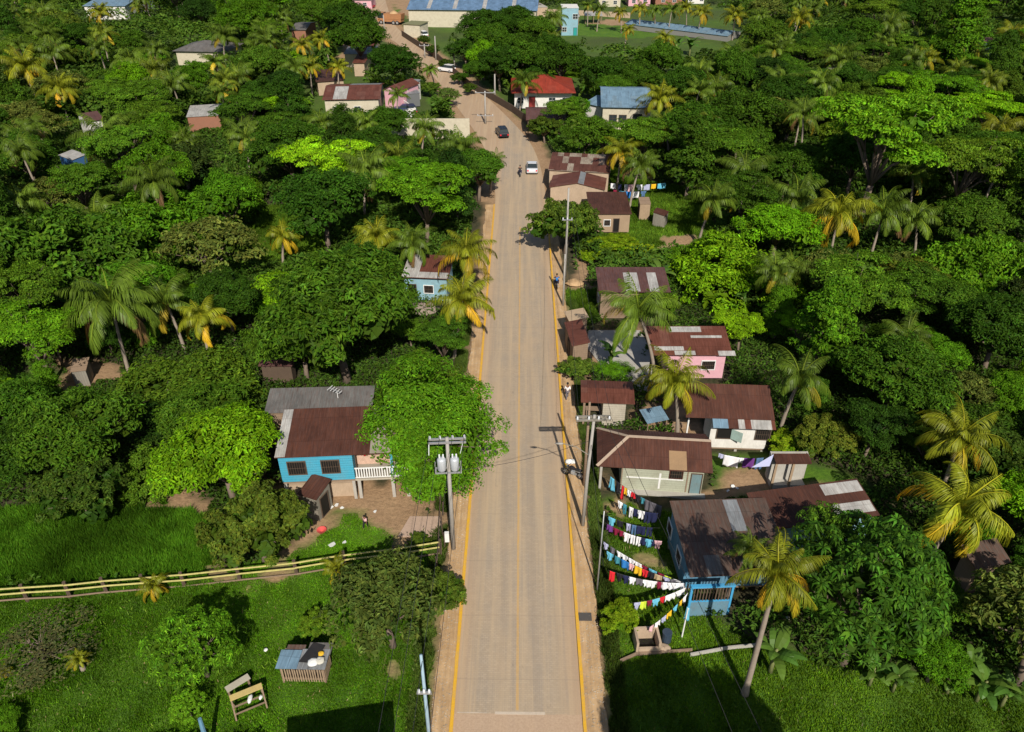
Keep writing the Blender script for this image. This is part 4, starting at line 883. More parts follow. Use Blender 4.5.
# 9 shaded long house
F = fit((690, 577), (795, 573), (664, 501), 3.3, 4.0); w = F['w']
T, q = house("blue_walled_house", "shaded house with grey-brown roof, peeling blue side wall and blue railed porch", F, 'mono', .7, M_blue2, M_brgrey, (.2, .2, 1.6, .3), .4, [('l', 0, .9, 1.0, 1.0, 'bars'), ('l', 2.6, .9, 1.0, 1.0, 'bars')], lm="shaded blue-walled house",
    sheets=[(.3, 1.3, .3, F['d'] / 2 - .1, M_zinc), (-w / 2 + 1.2, -w / 2 + 2.2, -F['d'] / 2 + .1, -1.5, M_grey)])
y0 = -q['Y']; b = MB()
xa, xb = -w / 2 + .1, -w / 2 + 2.7
M_pblue = paint("bright_blue_trim", (.06, .33, .60), .6, .3)
for k in (xa, xb): b.box(k, k + .14, y0 - .3, y0 - .16, 0, 2.6)
b.box(xa - .05, xb + .18, y0 - .34, y0 - .12, 2.601, 2.75); b.box(xa + .141, xb - .001, y0 - .27, y0 - .2, 1.25, 1.36)
b.build("porch_frame", M_pblue, T)
b = MB()
for k in np.arange(xa + .25, xb - .05, .2): b.box(k, k + .07, y0 - .26, y0 - .21, 1.361, 2.6)
b.build("porch_grille", M_dkwood, T)
b = MB(); b.box(xa + .142, xb - .002, y0 - .28, y0 - .17, -.1, 1.249); b.build("porch_wall", paint("stained_blue_wall", (.12, .24, .32), .8, .6), T)
F = fit((765, 531), (880, 515), (752, 492), 3.2, 3.8); w = F['w']
T, q = house("long_shed_house", "long maroon-brown roofed building with white and blue sheets at its right end, in deep shade", F, 'mono', .6, M_lblue, M_rust3, (.3, .3, .3, .3), 0, sheets=[(w / 2 - 3.0, w / 2 - .1, .5, 1.4, M_zincw), (w / 2 - 3.0, w / 2 - .1, -1.2, -.3, M_zincw)], lm="long maroon-roofed building", windows=[('b', 0, 1, 1.0, 1, 'bars')])
# 10 open concrete shack
F = fit((776, 463), (812, 463), (778, 455), 2.6); w = F['w']
T, q = house("open_shack", "half-open raw concrete shack with table inside, right of the white house", F, 'mono', .15, M_conc, M_rust3, (.02, .02, 1.2, .02), .35, doors=[('f', .6, .9, 1.9, M_dark)], cat='shack', posts=[(-w / 2 + .1, -F['d'] / 2 + .1, M_plank), (.05, -F['d'] / 2 + .1, M_plank)], t=.12)
b = MB(); b.box(-w / 2 + .05, w / 2 - .05, -F['d'] / 2 + .02, -F['d'] / 2 + 1.2, -.2, .35); b.build("porch_slab", M_conc, T)
# 11 small plank house and outhouses
F = fit((590, 214), (632, 214), (592, 196), 2.8); w = F['w']
house("plank_house", "small brown-roofed plank house beyond the yellow-green hedge bushes", F, 'mono', .6, M_plank, M_rust3, (.2, .2, .2, .2), .2, [('f', -.4, .9, .8, .8, 'bars')], [('f', .8, .7, 1.8, M_dark)], lm="small plank house")
F = fit((640, 204), (651, 204), (640, 199), 2.3); house("outhouse", "tall narrow timber privy in the grass lot", F, 'mono', .3, M_plank, M_wood, (.05, .05, .05, .05), cat='outhouse', doors=[('l', 0, .7, 1.7, M_dark)])
F = fit((653, 212), (666, 214), (655, 207), 2.0); house("outhouse", "grey timber hut with brown sloping roof in the grass lot, right of the privy", F, 'monox', -.3, M_greywood, M_rust, (.08, .08, .08, .08), cat='outhouse')
# 12 patchwork roof
F = fit((548, 170), (610, 173), (549, 152), 3.4, 4.2); w = F['w']
house("patchwork_house", "roadside house under a patchwork of rusty and pale roof sheets", F, 'mono', .8, M_tan, M_patch, (.2, .2, .2, .2), lm="patchwork-roofed house")
F = fit((549, 187), (605, 190), (549, 175), 3.1); w = F['w']
house("front_annex", "rusty two-slope roofed annex in front of the patchwork-roofed house", F, 'gabley', .8, M_tan, M_rust2, (.2, .2, .2, .2), cat='house annex', sheets=[(.1, .9, -F['d'] / 2, F['d'] / 2, M_zinc)], windows=[('f', 2.5, 1, .9, .8)])
# 13 red roof house + porch roof
F = fit((511, 93), (576, 93), (522, 78), 3.6); w = F['w']
house("red_roofed_house", "white house with bright red hipped roof right of the earth road", F, 'hip', 2.3, M_wwall, M_red, (.7, .7, 1.4, .7), .3, [('f', -4.5, 1, 1.2, 1.1), ('f', 1.8, .9, 1.3, 1.2), ('f', 4.5, .9, 1.3, 1.2)], [('f', -2.2, 1.2, 2.2, paint("red_door", (.25, .03, .03), .6))], lm="red-roofed house")
F = fit((526, 120), (566, 120), (526, 107), 3.0); house("porch_shelter", "purplish brown roofed open shelter in front of the red-roofed house", F, 'gable', .9, M_dkwood, M_purple, (.2, .2, .2, .2), cat='shelter', walls=False, posts=[(sx * (F['w'] / 2 - .4), sy * (F['d'] / 2 - .4), M_dkwood) for sx in (-1, 1) for sy in (-1, 1)])
# 15 blue roof house
F = fit((601, 107), (653, 108), (597, 86), 4.4); w = F['w']
house("blue_roofed_house", "cream house with large pale blue ribbed roof right of the red-roofed house", F, 'gable', 1.6, M_cream, M_bluer, (.4, .3, .5, .4), .3, [('f', -w / 2 + 2.3, 1.4, 1.3, 1.2, 'cross', M_dkwood), ('f', -.6, 1.4, 1.3, 1.2, 'cross', M_dkwood), ('f', w / 2 - 2.6, .9, 1.6, 1.9, 'cross', M_dkwood)], lm="blue-roofed house")
F = fit((584, 103), (602, 107), (592, 92), 3.2); house("side_annex", "small pale blue roofed annex at the left end of the blue-roofed house", F, 'gable', .8, M_wwall, M_bluer, (.3, .3, .3, .3), cat='house annex')
# 16 left blue house by the road
F = fit((401, 277), (448, 279), (399, 259), 3.1); w = F['w']
house("patched_blue_house", "small pale blue house with white-patched rusty roof left of the road behind the yellow palm", F, 'mono', .7, M_lblue, M_rust2, (.25, .25, .4, .25), .2, [('f', .3, .9, 1.0, .9, 'bars')], lm="patched pale blue house",
    sheets=[(-w / 2 + .03, -w / 2 + 1.8, -F['d'] / 2 + .03, F['d'] / 2 - .1, M_zincw), (-w / 2 + 1.8, w / 2 - .1, -F['d'] / 2 + .03, -F['d'] / 2 + 1.1, M_zincw)], doors=[('f', -1.5, .8, 1.8, M_dark)])
# 17 compound on the left
F = fit((322, 100), (380, 99), (330, 84), 3.4); w = F['w']; house("compound_house", "sprawling cream house with rusty roof and pale curved sheet, left of the earth road", F, 'gable', 1.2, M_cream, M_rust2, (.4, .4, .4, .4), 0, [('f', -3, 1, 1.2, 1.0), ('f', 1, 1, 1.2, 1.0)], sheets=[(-w / 2 + 2, -w / 2 + 4.6, -F['d'] / 2 + .2, -.6, M_zincw), (-1, 5, 1.0, F['d'] / 2 - .3, M_zinc)], lm="rusty roofed compound")
F = fit((382, 90), (398, 92), (384, 79), 3.6); house("compound_wing", "pink fronted wing with rusty roof at the right of the cream compound house", F, 'gabley', .9, M_pink, M_rust2, (.3, .3, .3, .3), cat='house')
F = fit((396, 88), (408, 89), (397, 80), 3.4); house("compound_wing", "grey zinc roofed wing between the pink wing and the hedge", F, 'mono', .5, M_wwall, M_zinc, (.2, .2, .2, .2), cat='house')
F = fit((406, 94), (420, 93), (408, 88), 2.6); house("zinc_enclosure", "bare zinc sheet enclosure at the right end of the compound", F, 'flat', 0, M_zinc, M_zinc, (.1, .1, .1, .1), cat='shed')
F = fit((343, 54), (374, 54), (345, 48), 3.2); house("zinc_roofed_house", "low zinc roofed house among palms left of the earth road", F, 'mono', .5, M_cream, M_zinc, (.3, .3, .3, .3), lm="low zinc-roofed house")
F = fit((348, 46), (375, 46), (349, 39), 3.8); house("rust_roofed_house", "brown-red roofed house behind the low zinc roofed house", F, 'mono', .7, M_cream, M_rust2, (.3, .3, .3, .3))
F = fit((352, 63), (365, 63), (352, 56), 3.0); house("rust_roofed_house", "small rusty roofed house in front of the low zinc roofed house", F, 'mono', .5, M_tan, M_rust2, (.3, .3, .3, .3))
F = fit((316, 82), (345, 80), (318, 72), 2.9); house("rust_roofed_house", "dark rusty roofed house half hidden behind the cream compound house", F, 'mono', .5, M_tan, M_rust3, (.3, .3, .3, .3))
# 19-22 left
F = fit((172, 51), (226, 52), (178, 42), 3.4); house("grey_roofed_house", "wide grey hip-roofed house in the upper left wood", F, 'hip', 1.6, M_cream, M_grey, (.6, .6, .6, .6), 0, [('f', 4, 1, 1.2, 1)], hipx=6, lm="wide grey-roofed house")
F = fit((186, 117), (220, 115), (192, 107), 3.0); house("zinc_box_house", "small brick house with flat pale zinc roof in the left wood", F, 'mono', .3, M_brick, M_zincw, (.15, .15, .15, .15), lm="small brick house")
F = fit((58, 155), (72, 160), (66, 149), 2.9); house("blue_sided_house", "bright blue-walled corner of a zinc roofed house deep in the left wood", F, 'mono', .3, paint("deep_blue_wall", (.03, .11, .26), .7), M_zincw, (.1, .1, .1, .1))
F = fit((86, 122), (104, 119), (90, 112), 3.4); house("hidden_house", "maroon and white roofed house peeping out of the upper left wood", F, 'gable', .8, M_wwall, M_purple, (.3, .3, .3, .3))
F = fit((258, 366), (292, 366), (262, 357), 2.0); house("maroon_lean_to", "low maroon roofed shed under the huge tree", F, 'mono', .3, M_dkwood, M_purple, (.2, .2, .2, .2), cat='shed')
F = fit((69, 372), (86, 370), (70, 362), 1.9); house("timber_shack", "tiny timber shack on bare earth at the left edge of the wood", F, 'mono', .3, M_greywood, M_wood, (.1, .1, .1, .1), cat='shack')
F = fit((290, 30), (306, 30), (291, 22), 3.4); house("water_tower_house", "narrow grey roofed house in the wood at top left", F, 'gable', .8, M_brick, M_grey, (.3, .3, .3, .3))
F = fit((82, 6), (125, 6), (86, -4), 4); house("white_zinc_house", "white house with zinc roof at the top left picture edge", F, 'gable', 1.2, M_wwall, M_bluer, (.4, .4, .4, .4), 0, [('f', 0, 1, 1.5, 1)])
F = fit((976, 570), (1012, 562), (975, 548), 3.0); house("right_edge_hut", "brown roofed hut at the right picture edge below the coconut palms", F, 'mono', .6, M_wood, M_brgrey, (.2, .2, .2, .2), cat='hut')
F = fit((985, 42), (996, 42), (986, 38), 5); house("far_hut", "maroon and pale blue roofed hut in the upper right wood", F, 'gable', .7, M_lblue, M_purple, (.2, .2, .2, .2), cat='hut')
F = fit((834, 72), (852, 70), (836, 67), 5); house("far_hut", "pale roofed hut deep in the right wood", F, 'gable', .5, M_wwall, M_palewood, (.2, .2, .2, .2), cat='hut')
# 23 factory
F = fit((407, 12), (520, 12), (395, -30), 8.0); w = F['w']
F = dict(x=at(408, 10, 5)[0] + 20, y=at(408, 10, 5)[1] + 13, w=40, d=26, rz=R(-3), z=5.0)
T, q = house("warehouse", "huge steel-blue roofed warehouse with cream walls at the top of the picture", F, 'gable', 3.0, M_cream, M_bluer2, (.5, .5, .6, .5), 0, [], [('l', -6, 3.4, 3.5, M_glass)], cat='warehouse', lm="blue-roofed warehouse",
    sheets=[(x_, x_ + 1.2, -12, -4, M_zincw) for x_ in (-14, -6, 3, 12)])
F = fit((402, 24), (420, 25), (404, 20), 3.5); house("flat_roofed_office", "small flat olive roofed office before the warehouse", F, 'flat', 0, M_cream, paint("olive_flat_roof", (.20, .20, .10), .9), (.3, .3, .3, .3), cat='office')
F = fit((562, 8), (579, 8), (562, 4), 7.5); house("pale_blue_house", "small two-storey pale blue house at the top of the picture", F, 'flat', 0, M_lblue, M_wwall, (.1, .1, .1, .1), 0, [('f', 1.5, 4.6, 1.4, 1.3), ('f', -1.5, 1.2, 1.2, 1.2)], [('f', 1.6, 1, 2.2, paint("teal_door", (.02, .3, .28), .6))], lm="two-storey pale blue house")
F = fit((521, 8), (548, 7), (522, 3), 4.2); house("block_shed", "long unpainted block building right of the warehouse", F, 'flat', 0, M_tan, M_conc, (.1, .1, .1, .1), cat='building')
for i, (a, b_, c_, rm_, wm_, lb) in enumerate(((598, 622, 0, M_bluer, M_cream, "first"), (628, 652, -1, M_rust2, M_pink, "second"), (655, 684, -2, M_bluer2, M_brick, "third"), (688, 706, -3, M_zincw, M_wwall, "fourth"), (345, 372, 2, M_zincw, M_pink, "far left"))):
    F = fit((a, c_ - 2), (b_, c_ - 2), (a, c_ - 6), 3.0); F['d'] = max(F['d'], 8); house("town_house", f"{lb} small house from the left in the row along the top edge of the picture" if i < 4 else "white and pink house at the far end of the earth road", F, 'gable', 1.4, wm_, rm_, (.4, .4, .4, .4), 0, [('f', -2, 1, 1.2, 1.1), ('f', 2, 1, 1.2, 1.1)], group="houses along the top edge")
# long glasshouse
ga, gb = at(632, 20, 2), at(735, 32, 2); gl = math.dist(ga, gb); F = dict(x=(ga[0] + gb[0]) / 2, y=(ga[1] + gb[1]) / 2, w=gl, d=9, rz=math.atan2(gb[1] - ga[1], gb[0] - ga[0]), z=1.5)
house("long_greenhouse", "very long low pale-roofed greenhouse beyond the field at the top", F, 'gable', .8, M_zincw, M_bluer, (.1, .1, .2, .2), cat='greenhouse', lm="long low greenhouse")
F = fit((430, 18), (446, 18), (431, 14), 3.0); 
for i, (a, b_, c_) in enumerate(((585, 603, 16), (562, 580, 17))):
    F = fit((a, c_), (b_, c_), (a, c_ - 3), 2.5); F['d'] = 5; house("field_shed", ["open grey shed at the far side of the small field", "second open shed left of it at the far side of the small field"][i], F, 'mono', .5, M_wood, M_zincw, (.3, .3, .3, .3), cat='shed', walls=False, posts=[(sx * (F['w'] / 2 - .3), sy * 2.2, M_wood) for sx in (-1, 0, 1) for sy in (-1, 1)])
# roof of the house standing just below the picture (its shadow falls on the lawn)
ct = 3.9 / math.tan(R(SUN_EL)); ha, hb = [Vector((p[0] + ct * math.sin(R(SUN_AZ)), p[1] + ct * math.cos(R(SUN_AZ)), 0)) for p in (at(287, 717), at(393, 699))]
u_ = (hb - ha).normalized(); ce = (ha + hb) / 2 + Vector((u_.y, -u_.x, 0)) * 2.5; F = dict(x=ce.x, y=ce.y, w=(hb - ha).length, d=5.0, rz=math.atan2(u_.y, u_.x), z=3.85)
house("lawn_house", "house below the bottom picture edge that shades the left lawn", F, 'flat', 0, M_wwall, M_zinc, (.2, .2, .2, .2))

# concrete yard, compound wall, low walls
def wallrun(name, label, pts, h, th, m, cat='wall', z0=-.2):
    b = MB()
    for p, q_ in zip(pts, pts[1:]):
        p, q_ = Vector((*p, 0)), Vector((*q_, 0)); b.bar((p.x, p.y, (h + z0) / 2), (q_.x, q_.y, (h + z0) / 2), th, h - z0)
    return tag(b.build(name, m), label, cat)
wallrun("compound_wall", "long cream compound wall with dark slots left of the earth road", [at(392, 139), at(470, 139)], 3.6, .25, M_cream)
wallrun("low_wall", "white and pink stepped yard wall beside the compound", [at(402, 106), at(416, 116), at(400, 117)], 1.5, .2, M_wwall)
wallrun("roadside_wall", "dark fence wall along the right side of the earth road", [at(402, 36), at(420, 48), at(440, 62), at(458, 78), at(472, 90)], 1.5, .15, M_dkwood)
wallrun("roadside_wall", "low dark wall between the earth road and the red-roofed house", [at(470, 88), at(492, 100), at(512, 112), at(528, 124)], 1.4, .15, M_dkwood)
wallrun("field_wall", "pale low wall on the far side of the small field", [at(545, 14), at(630, 18)], 1.6, .3, M_tan)
b = MB(); pl = [at(588, 331), at(640, 331), at(652, 352), at(652, 392), at(620, 388), at(588, 350)]; b.prism(pl, -.1, .10, 'z'); tag(b.build("concrete_yard", M_conc), kind="structure")
b = MB(); pl = [at(410, 517), at(441, 517), at(440, 537), at(398, 537)]; b.prism(pl, -.1, .08, 'z'); tag(b.build("paved_slab", paint("rosy_concrete", (.46, .33, .25), .85, .4)), kind="structure")
# ------------------------------------------------------------ poles and cables
def hgt(base, topy):
    x, y = at(*base); lo, hi = 0.0, 30.0
    for _ in range(30):
        m = (lo + hi) / 2
        if pr(x, y, m)[1] > topy: lo = m
        else: hi = m
    return x, y, lo
M_ins = paint("porcelain", (.70, .72, .74), .3, .1); M_trafo = paint("transformer_grey", (.50, .53, .56), .45, .2, metal=.2); M_cable = paint("cable_black", (.03, .03, .03), .6, 0)
def insul(p, x, y, z): b = MB(); b.lathe([(.03, -.02), (.09, .02), (.05, .06), (.08, .10), (.05, .14), (.06, .19), (.02, .22)], 8, (x, y, z)); b.build("insulator", M_ins, p, smooth=True)
# left pole with transformers
x, y, h = hgt((453.5, 549), 437); h = 10.0
LP = thing("power_pole", "concrete power pole with two grey transformers and crossarm left of the road", "power pole", (x, y, 0), R(4)); LAND.append(("pole with transformers", x, y))
b = MB(); b.tube([(0, 0, -.5), (0, 0, h)], [.17, .11], 10); b.build("mast", M_pole, LP, smooth=True)
b = MB(); b.box(-1.2, 1.2, .14, .24, h - .35, h - .22); b.box(-1.2, 1.2, -.24, -.14, h - .35, h - .22); b.build("crossarm", M_steel, LP)
for k in (-1.1, -.45, .35, 1.1): insul(LP, k, .19, h - .22)
for k in (-.42, .42):
    b = MB(); b.lathe([(.02, 0), (.26, .02), (.29, .1), (.29, .85), (.24, .95), (.05, 1.0)], 14, (k, -.32, h - 2.4)); t_ = b.build("transformer", M_trafo, LP, smooth=True)
    for q in (-.12, .12):
        b = MB(); b.lathe([(.05, 0), (.07, .05), (.04, .1), (.07, .15), (.04, .2), (.06, .27), (.02, .32)], 7, (k + q, -.32, h - 1.42)); b.build("bushing", M_ins, t_, smooth=True)
b = MB(); b.box(-.85, .85, -.62, -.54, h - 2.5, h - 2.41); b.box(-.85, .85, -.1, -.02, h - 2.5, h - 2.41); b.box(-.85, -.77, -.539, -.101, h - 2.5, h - 2.41); b.box(.77, .85, -.539, -.101, h - 2.5, h - 2.41); b.box(-.85, -.79, -.60, -.54, h - 2.40, h - 1.5); b.box(.79, .85, -.60, -.54, h - 2.40, h - 1.5); b.build("platform", M_steel, LP)
b = MB(); b.bar((-1.15, -.19, h - .3), (-1.2, -.25, h - 1.2), .05); b.bar((1.0, -.19, h - .3), (.8, -.3, h - 1.1), .03); b.build("fuse_holder", M_ins, LP)
b = MB(); b.box(-.55, -.25, -.2, .05, .9, 1.7); b.build("meter_box", M_white, LP)
# right pole with crossarm and lamp
x, y, h = hgt((582.5, 526), 415); 
RP = thing("power_pole", "grey power pole with wide crossarm and street lamp at the right verge", "power pole", (x, y, 0), R(2)); LAND.append(("right power pole", x, y))
b = MB(); b.tube([(0, 0, -.5), (.1, 0, h * .5), (.28, 0, h)], [.15, .12, .095], 10); b.build("mast", M_pole, RP, smooth=True)
b = MB(); b.box(-.95, 1.35, -.24, -.12, h - .35, h - .2); b.box(-.95, 1.35, .12, .24, h - .35, h - .2); b.build("crossarm", M_greywood, RP)
for k in (-.85, -.1, .55, 1.25): insul(RP, k, -.18, h - .2)
b = MB(); b.tube([(.12, 0, h * .66), (-.8, .2, h * .72), (-1.7, .45, h * .73)], [.035, .03, .03], 6); la = b.build("lamp_arm", M_greywood, RP); b = MB(); b.tube([(-1.65, .44, h * .73), (-1.85, .5, h * .725), (-2.2, .6, h * .72)], [.05, .10, .04], 8); b.build("lamp_head", M_pole, la, smooth=True)
def simplepole(label, base, topy=None, hh=None, r=.14, m=M_pole, arms=(), name="utility_pole", lean=(0, 0), cat="pole"):
    x, y, h = hgt(base, topy) if topy is not None else (*at(*base), hh)
    T = thing(name, label, cat, (x, y, 0)); b = MB(); r = r * .85; b.tube([(0, 0, -.4), (lean[0] * .5, lean[1] * .5, h * .5), (*lean, h)], [r * 1.2, r, r * .75], 8); b.build("mast", m, T, smooth=True)
    for (dz, w) in arms:
        b = MB(); b.box(-w / 2, w / 2, -.2, -.1, h - dz - .12, h - dz); b.build("crossarm", M_steel, T)
        for k in (-w / 2 + .1, 0, w / 2 - .1): insul(T, k + lean[0], -.15, h - dz)
    return T
simplepole("old brown wooden pole just behind the right power pole", (584, 486), 402, m=M_wood, r=.13)
simplepole("tall bare concrete pole in front of the dark tree right of the road", (565, 277), 188, arms=((3.6, 1.2),), r=.15)
simplepole("short pale pole at the right kerb just in front of the tall bare pole", (563, 306), 254, r=.12)
simplepole("slim white pole carrying the washing lines beside the verge", (597, 591), 511, r=.055, m=M_steel, name="washing_line_pole")
simplepole("pale blue steel pole at the bottom left of the road, cut by the picture edge", (433, 772), 655, r=.11, m=paint("pale_blue_steel", (.30, .42, .50), .5, .2), arms=((2.6, .7),))
for i, (bx, by, ty, ar) in enumerate(((436, 60, 36, ()), (454.5, 70, 46.5, ()), (485.5, 124, 91, ((.2, 3.6), (4.4, 3.0))), (495, 99, 74, ()), (385, 36, 15, ()), (425, 58, 44, ((.3, 2.5),)))):
    simplepole(["thick pale pole on the right bank of the far earth road", "pole at the foot of the mango trees where the earth road bends", "pole with double crossarms at the bend above the black car", "grey pole close to the red-roofed house's left side", "farthest pole on the left side of the earth road", "small armed pole by the roadside fence wall on the far earth road"][i], (bx, by), ty, r=.2, arms=ar)
def cable(a, b_, sag=.5, r=.014, label=None, grp="overhead cables"):
    a, b_ = Vector(a), Vector(b_); n = 16; pts = []
    for i in range(n + 1): t = i / n; p = a.lerp(b_, t); p.z -= 4 * sag * t * (1 - t); pts.append(p)
    m = MB(); m.tube(pts, r, 5); return tag(m.build("overhead_cable", M_cable), label, "cable", grp)
Lx, Ly = LP.location.x, LP.location.y; Rx, Ry = RP.location.x, RP.location.y
for i, k in enumerate((-1.1, -.45, .35, 1.1)): cable((Lx + k, Ly + .19, 10.02), (Lx + k - .6, -12, 9.6), .5, label="thin power cable running from the pole with transformers towards the bottom of the picture")
p3 = at(565, 277); 
for k in (-.8, .6, 1.3): cable((Rx + k + .05, Ry, h + .03), (p3[0] + k * .4, p3[1], 9.4), .9, label="thin power cable between the right power pole and the tall bare pole")
cable((Rx, Ry, h - 2.2), (Lx, Ly, 7.2), .4, label="thin cable crossing over the road between the two power poles")
cable((Rx + .9, Ry, h), (14.5, -12, 9.0), .6, label="thin cable from the right power pole over the shaded lawn"); cable((Rx + 1.3, Ry, h), (17.0, -12, 9.0), .6, label="thin cable from the right power pole over the shaded lawn")
cable((Rx + .2, Ry, h - 2.4), (*at(604, 560, 6), 5.5), .3, label="low cable dropping from the right power pole past the washing line pole")

# ------------------------------------------------------------ fences
fp = [at(-30, 603), at(27, 598.5), at(70, 596), at(107, 592), at(185, 586), at(240, 580), at(297, 574), at(345, 566), at(395, 560), at(440, 553)]
FT = thing("rail_fence", "long field fence with yellow rails and dark posts crossing the left lawn", "fence", (fp[0][0], fp[0][1], 0)); o_ = Vector((fp[0][0], fp[0][1], 0)); LAND.append(("yellow-railed fence", *fp[3]))
M_fy = paint("fence_yellow", (.60, .54, .19), .8, .6, 2.5)
pts = []; acc = []
for a, b_ in zip(fp, fp[1:]):
    L = math.dist(a, b_); n = max(1, round(L / 2.8))
    for k in range(n): pts.append((a[0] + (b_[0] - a[0]) * k / n, a[1] + (b_[1] - a[1]) * k / n))
pts.append(fp[-1])
for i, p in enumerate(pts):
    b = MB(); px_, py_ = p[0] - o_.x, p[1] - o_.y; ln = random.uniform(-.04, .04); b.tube([(px_, py_, -.4), (px_ + ln, py_, 1.35 + random.uniform(-.05, .08))], [.14, .12], 6); b.build("post", M_dkwood, FT)
for a, b_ in zip(pts, pts[1:]):
    for z, m, w in ((1.18, M_fy, .10), (.70, M_fy, .10), (.12, M_wood, .10)):
        q = MB(); j = random.uniform(-.03, .03); q.bar((a[0] - o_.x, a[1] - o_.y - .12, z + j), (b_[0] - o_.x, b_[1] - o_.y - .12, z + random.uniform(-.03, .03)), .05, w); q.build("rail", m, FT)
# right field edging
rp_ = [at(620, 662), at(636, 655), at(692, 651)]; q = MB()
for a, b_ in zip(rp_, rp_[1:]): q.bar((*a, .1), (*b_, .1), .10, .22)
tag(q.build("garden_edging", M_wood), "low timber edging in front of the brick cistern on the right lawn", "edging")
q = MB(); rp_ = [at(690, 656), at(728, 649), at(768, 645)]
for a, b_ in zip(rp_, rp_[1:]): q.bar((*a, .12), (*b_, .12), .09, .25)
tag(q.build("garden_edging", M_conc), "pale concrete edging on the right lawn beside the leaning palm", "edging")
# fence posts of the right roadside plot
for i, (a, b_) in enumerate(((617, 662), (618, 700), (620, 745))): pass
# left roadside fence of rough posts
RF = thing("stick_fence", "rough stick fence between the left verge and the blue house yard", "fence", (*at(446, 540), 0)); o2 = RF.location
for i, (a, b_) in enumerate(((441, 505), (443, 515), (442, 525), (443, 536), (445, 546), (441, 556), (438, 570))):
    p = at(a, b_); s = MB(); s.tube([(p[0] - o2.x, p[1] - o2.y, -.3), (p[0] - o2.x + random.uniform(-.1, .1), p[1] - o2.y, 1.3)], .05, 5); s.build("post", M_dkwood, RF)
s = MB(); a, b_ = at(441, 505), at(438, 570); s.bar((a[0] - o2.x, a[1] - o2.y, .95), (b_[0] - o2.x, b_[1] - o2.y, .95), .05); s.build("rail", M_dkwood, RF)

# ------------------------------------------------------------ chicken coop, benches, yard things
F = fit((277, 668), (325, 669), (288, 647), 1.35); w, d = F['w'], F['d']; T = thing("chicken_coop", "slatted wooden coop with blue sheet and black tarpaulin on its roof, on the left lawn", "coop", (F['x'], F['y'], 0), F['rz']); LAND.append(("slatted coop", F['x'], F['y']))
b = MB(); X, Yh = w / 2 - .15, d / 2 - .12
for sx in (-1, 1):
    for sy in (-1, 1): b.box(sx * X - .05, sx * X + .05, sy * Yh - .05, sy * Yh + .05, -.2, 1.33)
b.box(-X + .05, X - .05, -Yh - .04, -Yh + .04, .18, .27); b.box(-X + .05, X - .05, -Yh - .04, -Yh + .04, 1.2, 1.3); b.build("frame", M_wood, T)
for side in range(4):
    b = MB(); n = int((2 * X if side < 2 else 2 * Yh) / .14)
    for k in range(n):
        t_ = -1 + 2 * (k + .5) / n; j = random.uniform(-.015, .015); hh = 1.18 + random.uniform(-.06, .0)
        if side < 2: yy = (-Yh - .065) if side == 0 else Yh + .065; b.box(t_ * X - .035 + j, t_ * X + .035 + j, yy - .012, yy + .012, .05, hh)
        else: xx = (-X - .065) if side == 2 else X + .065; b.box(xx - .012, xx + .012, t_ * Yh - .035 + j, t_ * Yh + .035 + j, .05, hh)
    b.build("slat_panel", M_plank, T)
b = MB(); b.box(-X + .08, X - .08, -Yh + .1, Yh - .1, .2, .24); b.build("floor_boards", M_dkwood, T)
for (x0, x1, y0, y1, z, m) in ((-w / 2 - .1, -.25, -d / 2 - .05, d / 2 * .62, 1.37, M_bluer), (-w / 2 + .2, -.1, d / 2 * .63, d / 2 + .1, 1.36, M_brgrey), (-.24, w / 2, -d / 2 - .05, d / 2 * .75, 1.36, M_zinc), (.1, w / 2 + .1, d / 2 * .3, d / 2 + .25, 1.40, M_grey)):
    s = MB(); s.slab([[(x0, y0, z), (x1, y0, z + .01), (x1 + .05, y1, z + .10), (x0 + .05, y1, z + .09)]], .025); s.build("roof_sheet", m, T, uv=True)
s = MB(); s.prism([(-.2, -.4), (.75, -.45), (1.1, .75), (.35, .95)], 1.50, 1.53, 'z'); tag(s.build("tarpaulin", M_black, loc=(F['x'], F['y'], .0), rot=(0, 0, F['rz'])), "black tarpaulin piece lying on the slatted coop's roof", "tarpaulin")
def blob(name, label, cat, px, py, z, r, m, sq=(1, 1, .6), seed=0):
    rg = random.Random(seed); b = MB(); prof = [(.02, -1), (.6, -.8), (.95, -.3), (1, .1), (.75, .65), (.35, .92), (.02, 1)]; b.lathe([(q * r, (e + 1) * r * .5 * sq[2]) for q, e in prof], 9)
    for i, v in enumerate(b.v): k = 1 + rg.uniform(-.22, .22); b.v[i] = (v[0] * k * sq[0], v[1] * k * sq[1], v[2] * (1 + rg.uniform(-.15, .15)))
    x, y = at(px, py, z); return tag(b.build(name, m, smooth=True, loc=(x, y, z)), label, cat)
blob("sack", "white sack lying on the right part of the coop roof", "sack", 313, 663, 1.48, .3, M_white, seed=1); blob("sack", "crumpled pale sack beside the white one on the coop roof", "sack", 320, 661, 1.48, .26, paint("pale_sack", (.6, .58, .5), .8), seed=2)
blob("yellow_bundle", "yellow bundle on the back of the coop roof", "bundle", 321, 654, 1.5, .17, paint("yellow_cloth", (.75, .45, .03), .8), seed=3)
b = MB(); a, c_ = at(226, 690, .6), at(249, 676, .6); b.bar((*a, .6), (*c_, .6), .42, .06); bo = b.build("seat", M_palewood); T = thing("plank_bench", "weathered plank bench under the papaya-like tree", "bench", (*a, 0)); bo.parent = T; bo.matrix_parent_inverse = Matrix.Translation((-a[0], -a[1], 0))
for p in (a, c_):
    b = MB(); b.box(-.18, .18, -.05, .05, -.1, .57); l_ = b.build("leg", M_wood, T); l_.location = ((p[0] - a[0]) * .85 + .1, (p[1] - a[1]) * .85, 0); l_.rotation_euler = (0, 0, R(-55))
T = thing("frame_table", "tilted open timber frame with yellow top board on the left lawn", "frame", (*at(250, 706), 0), R(28)); 
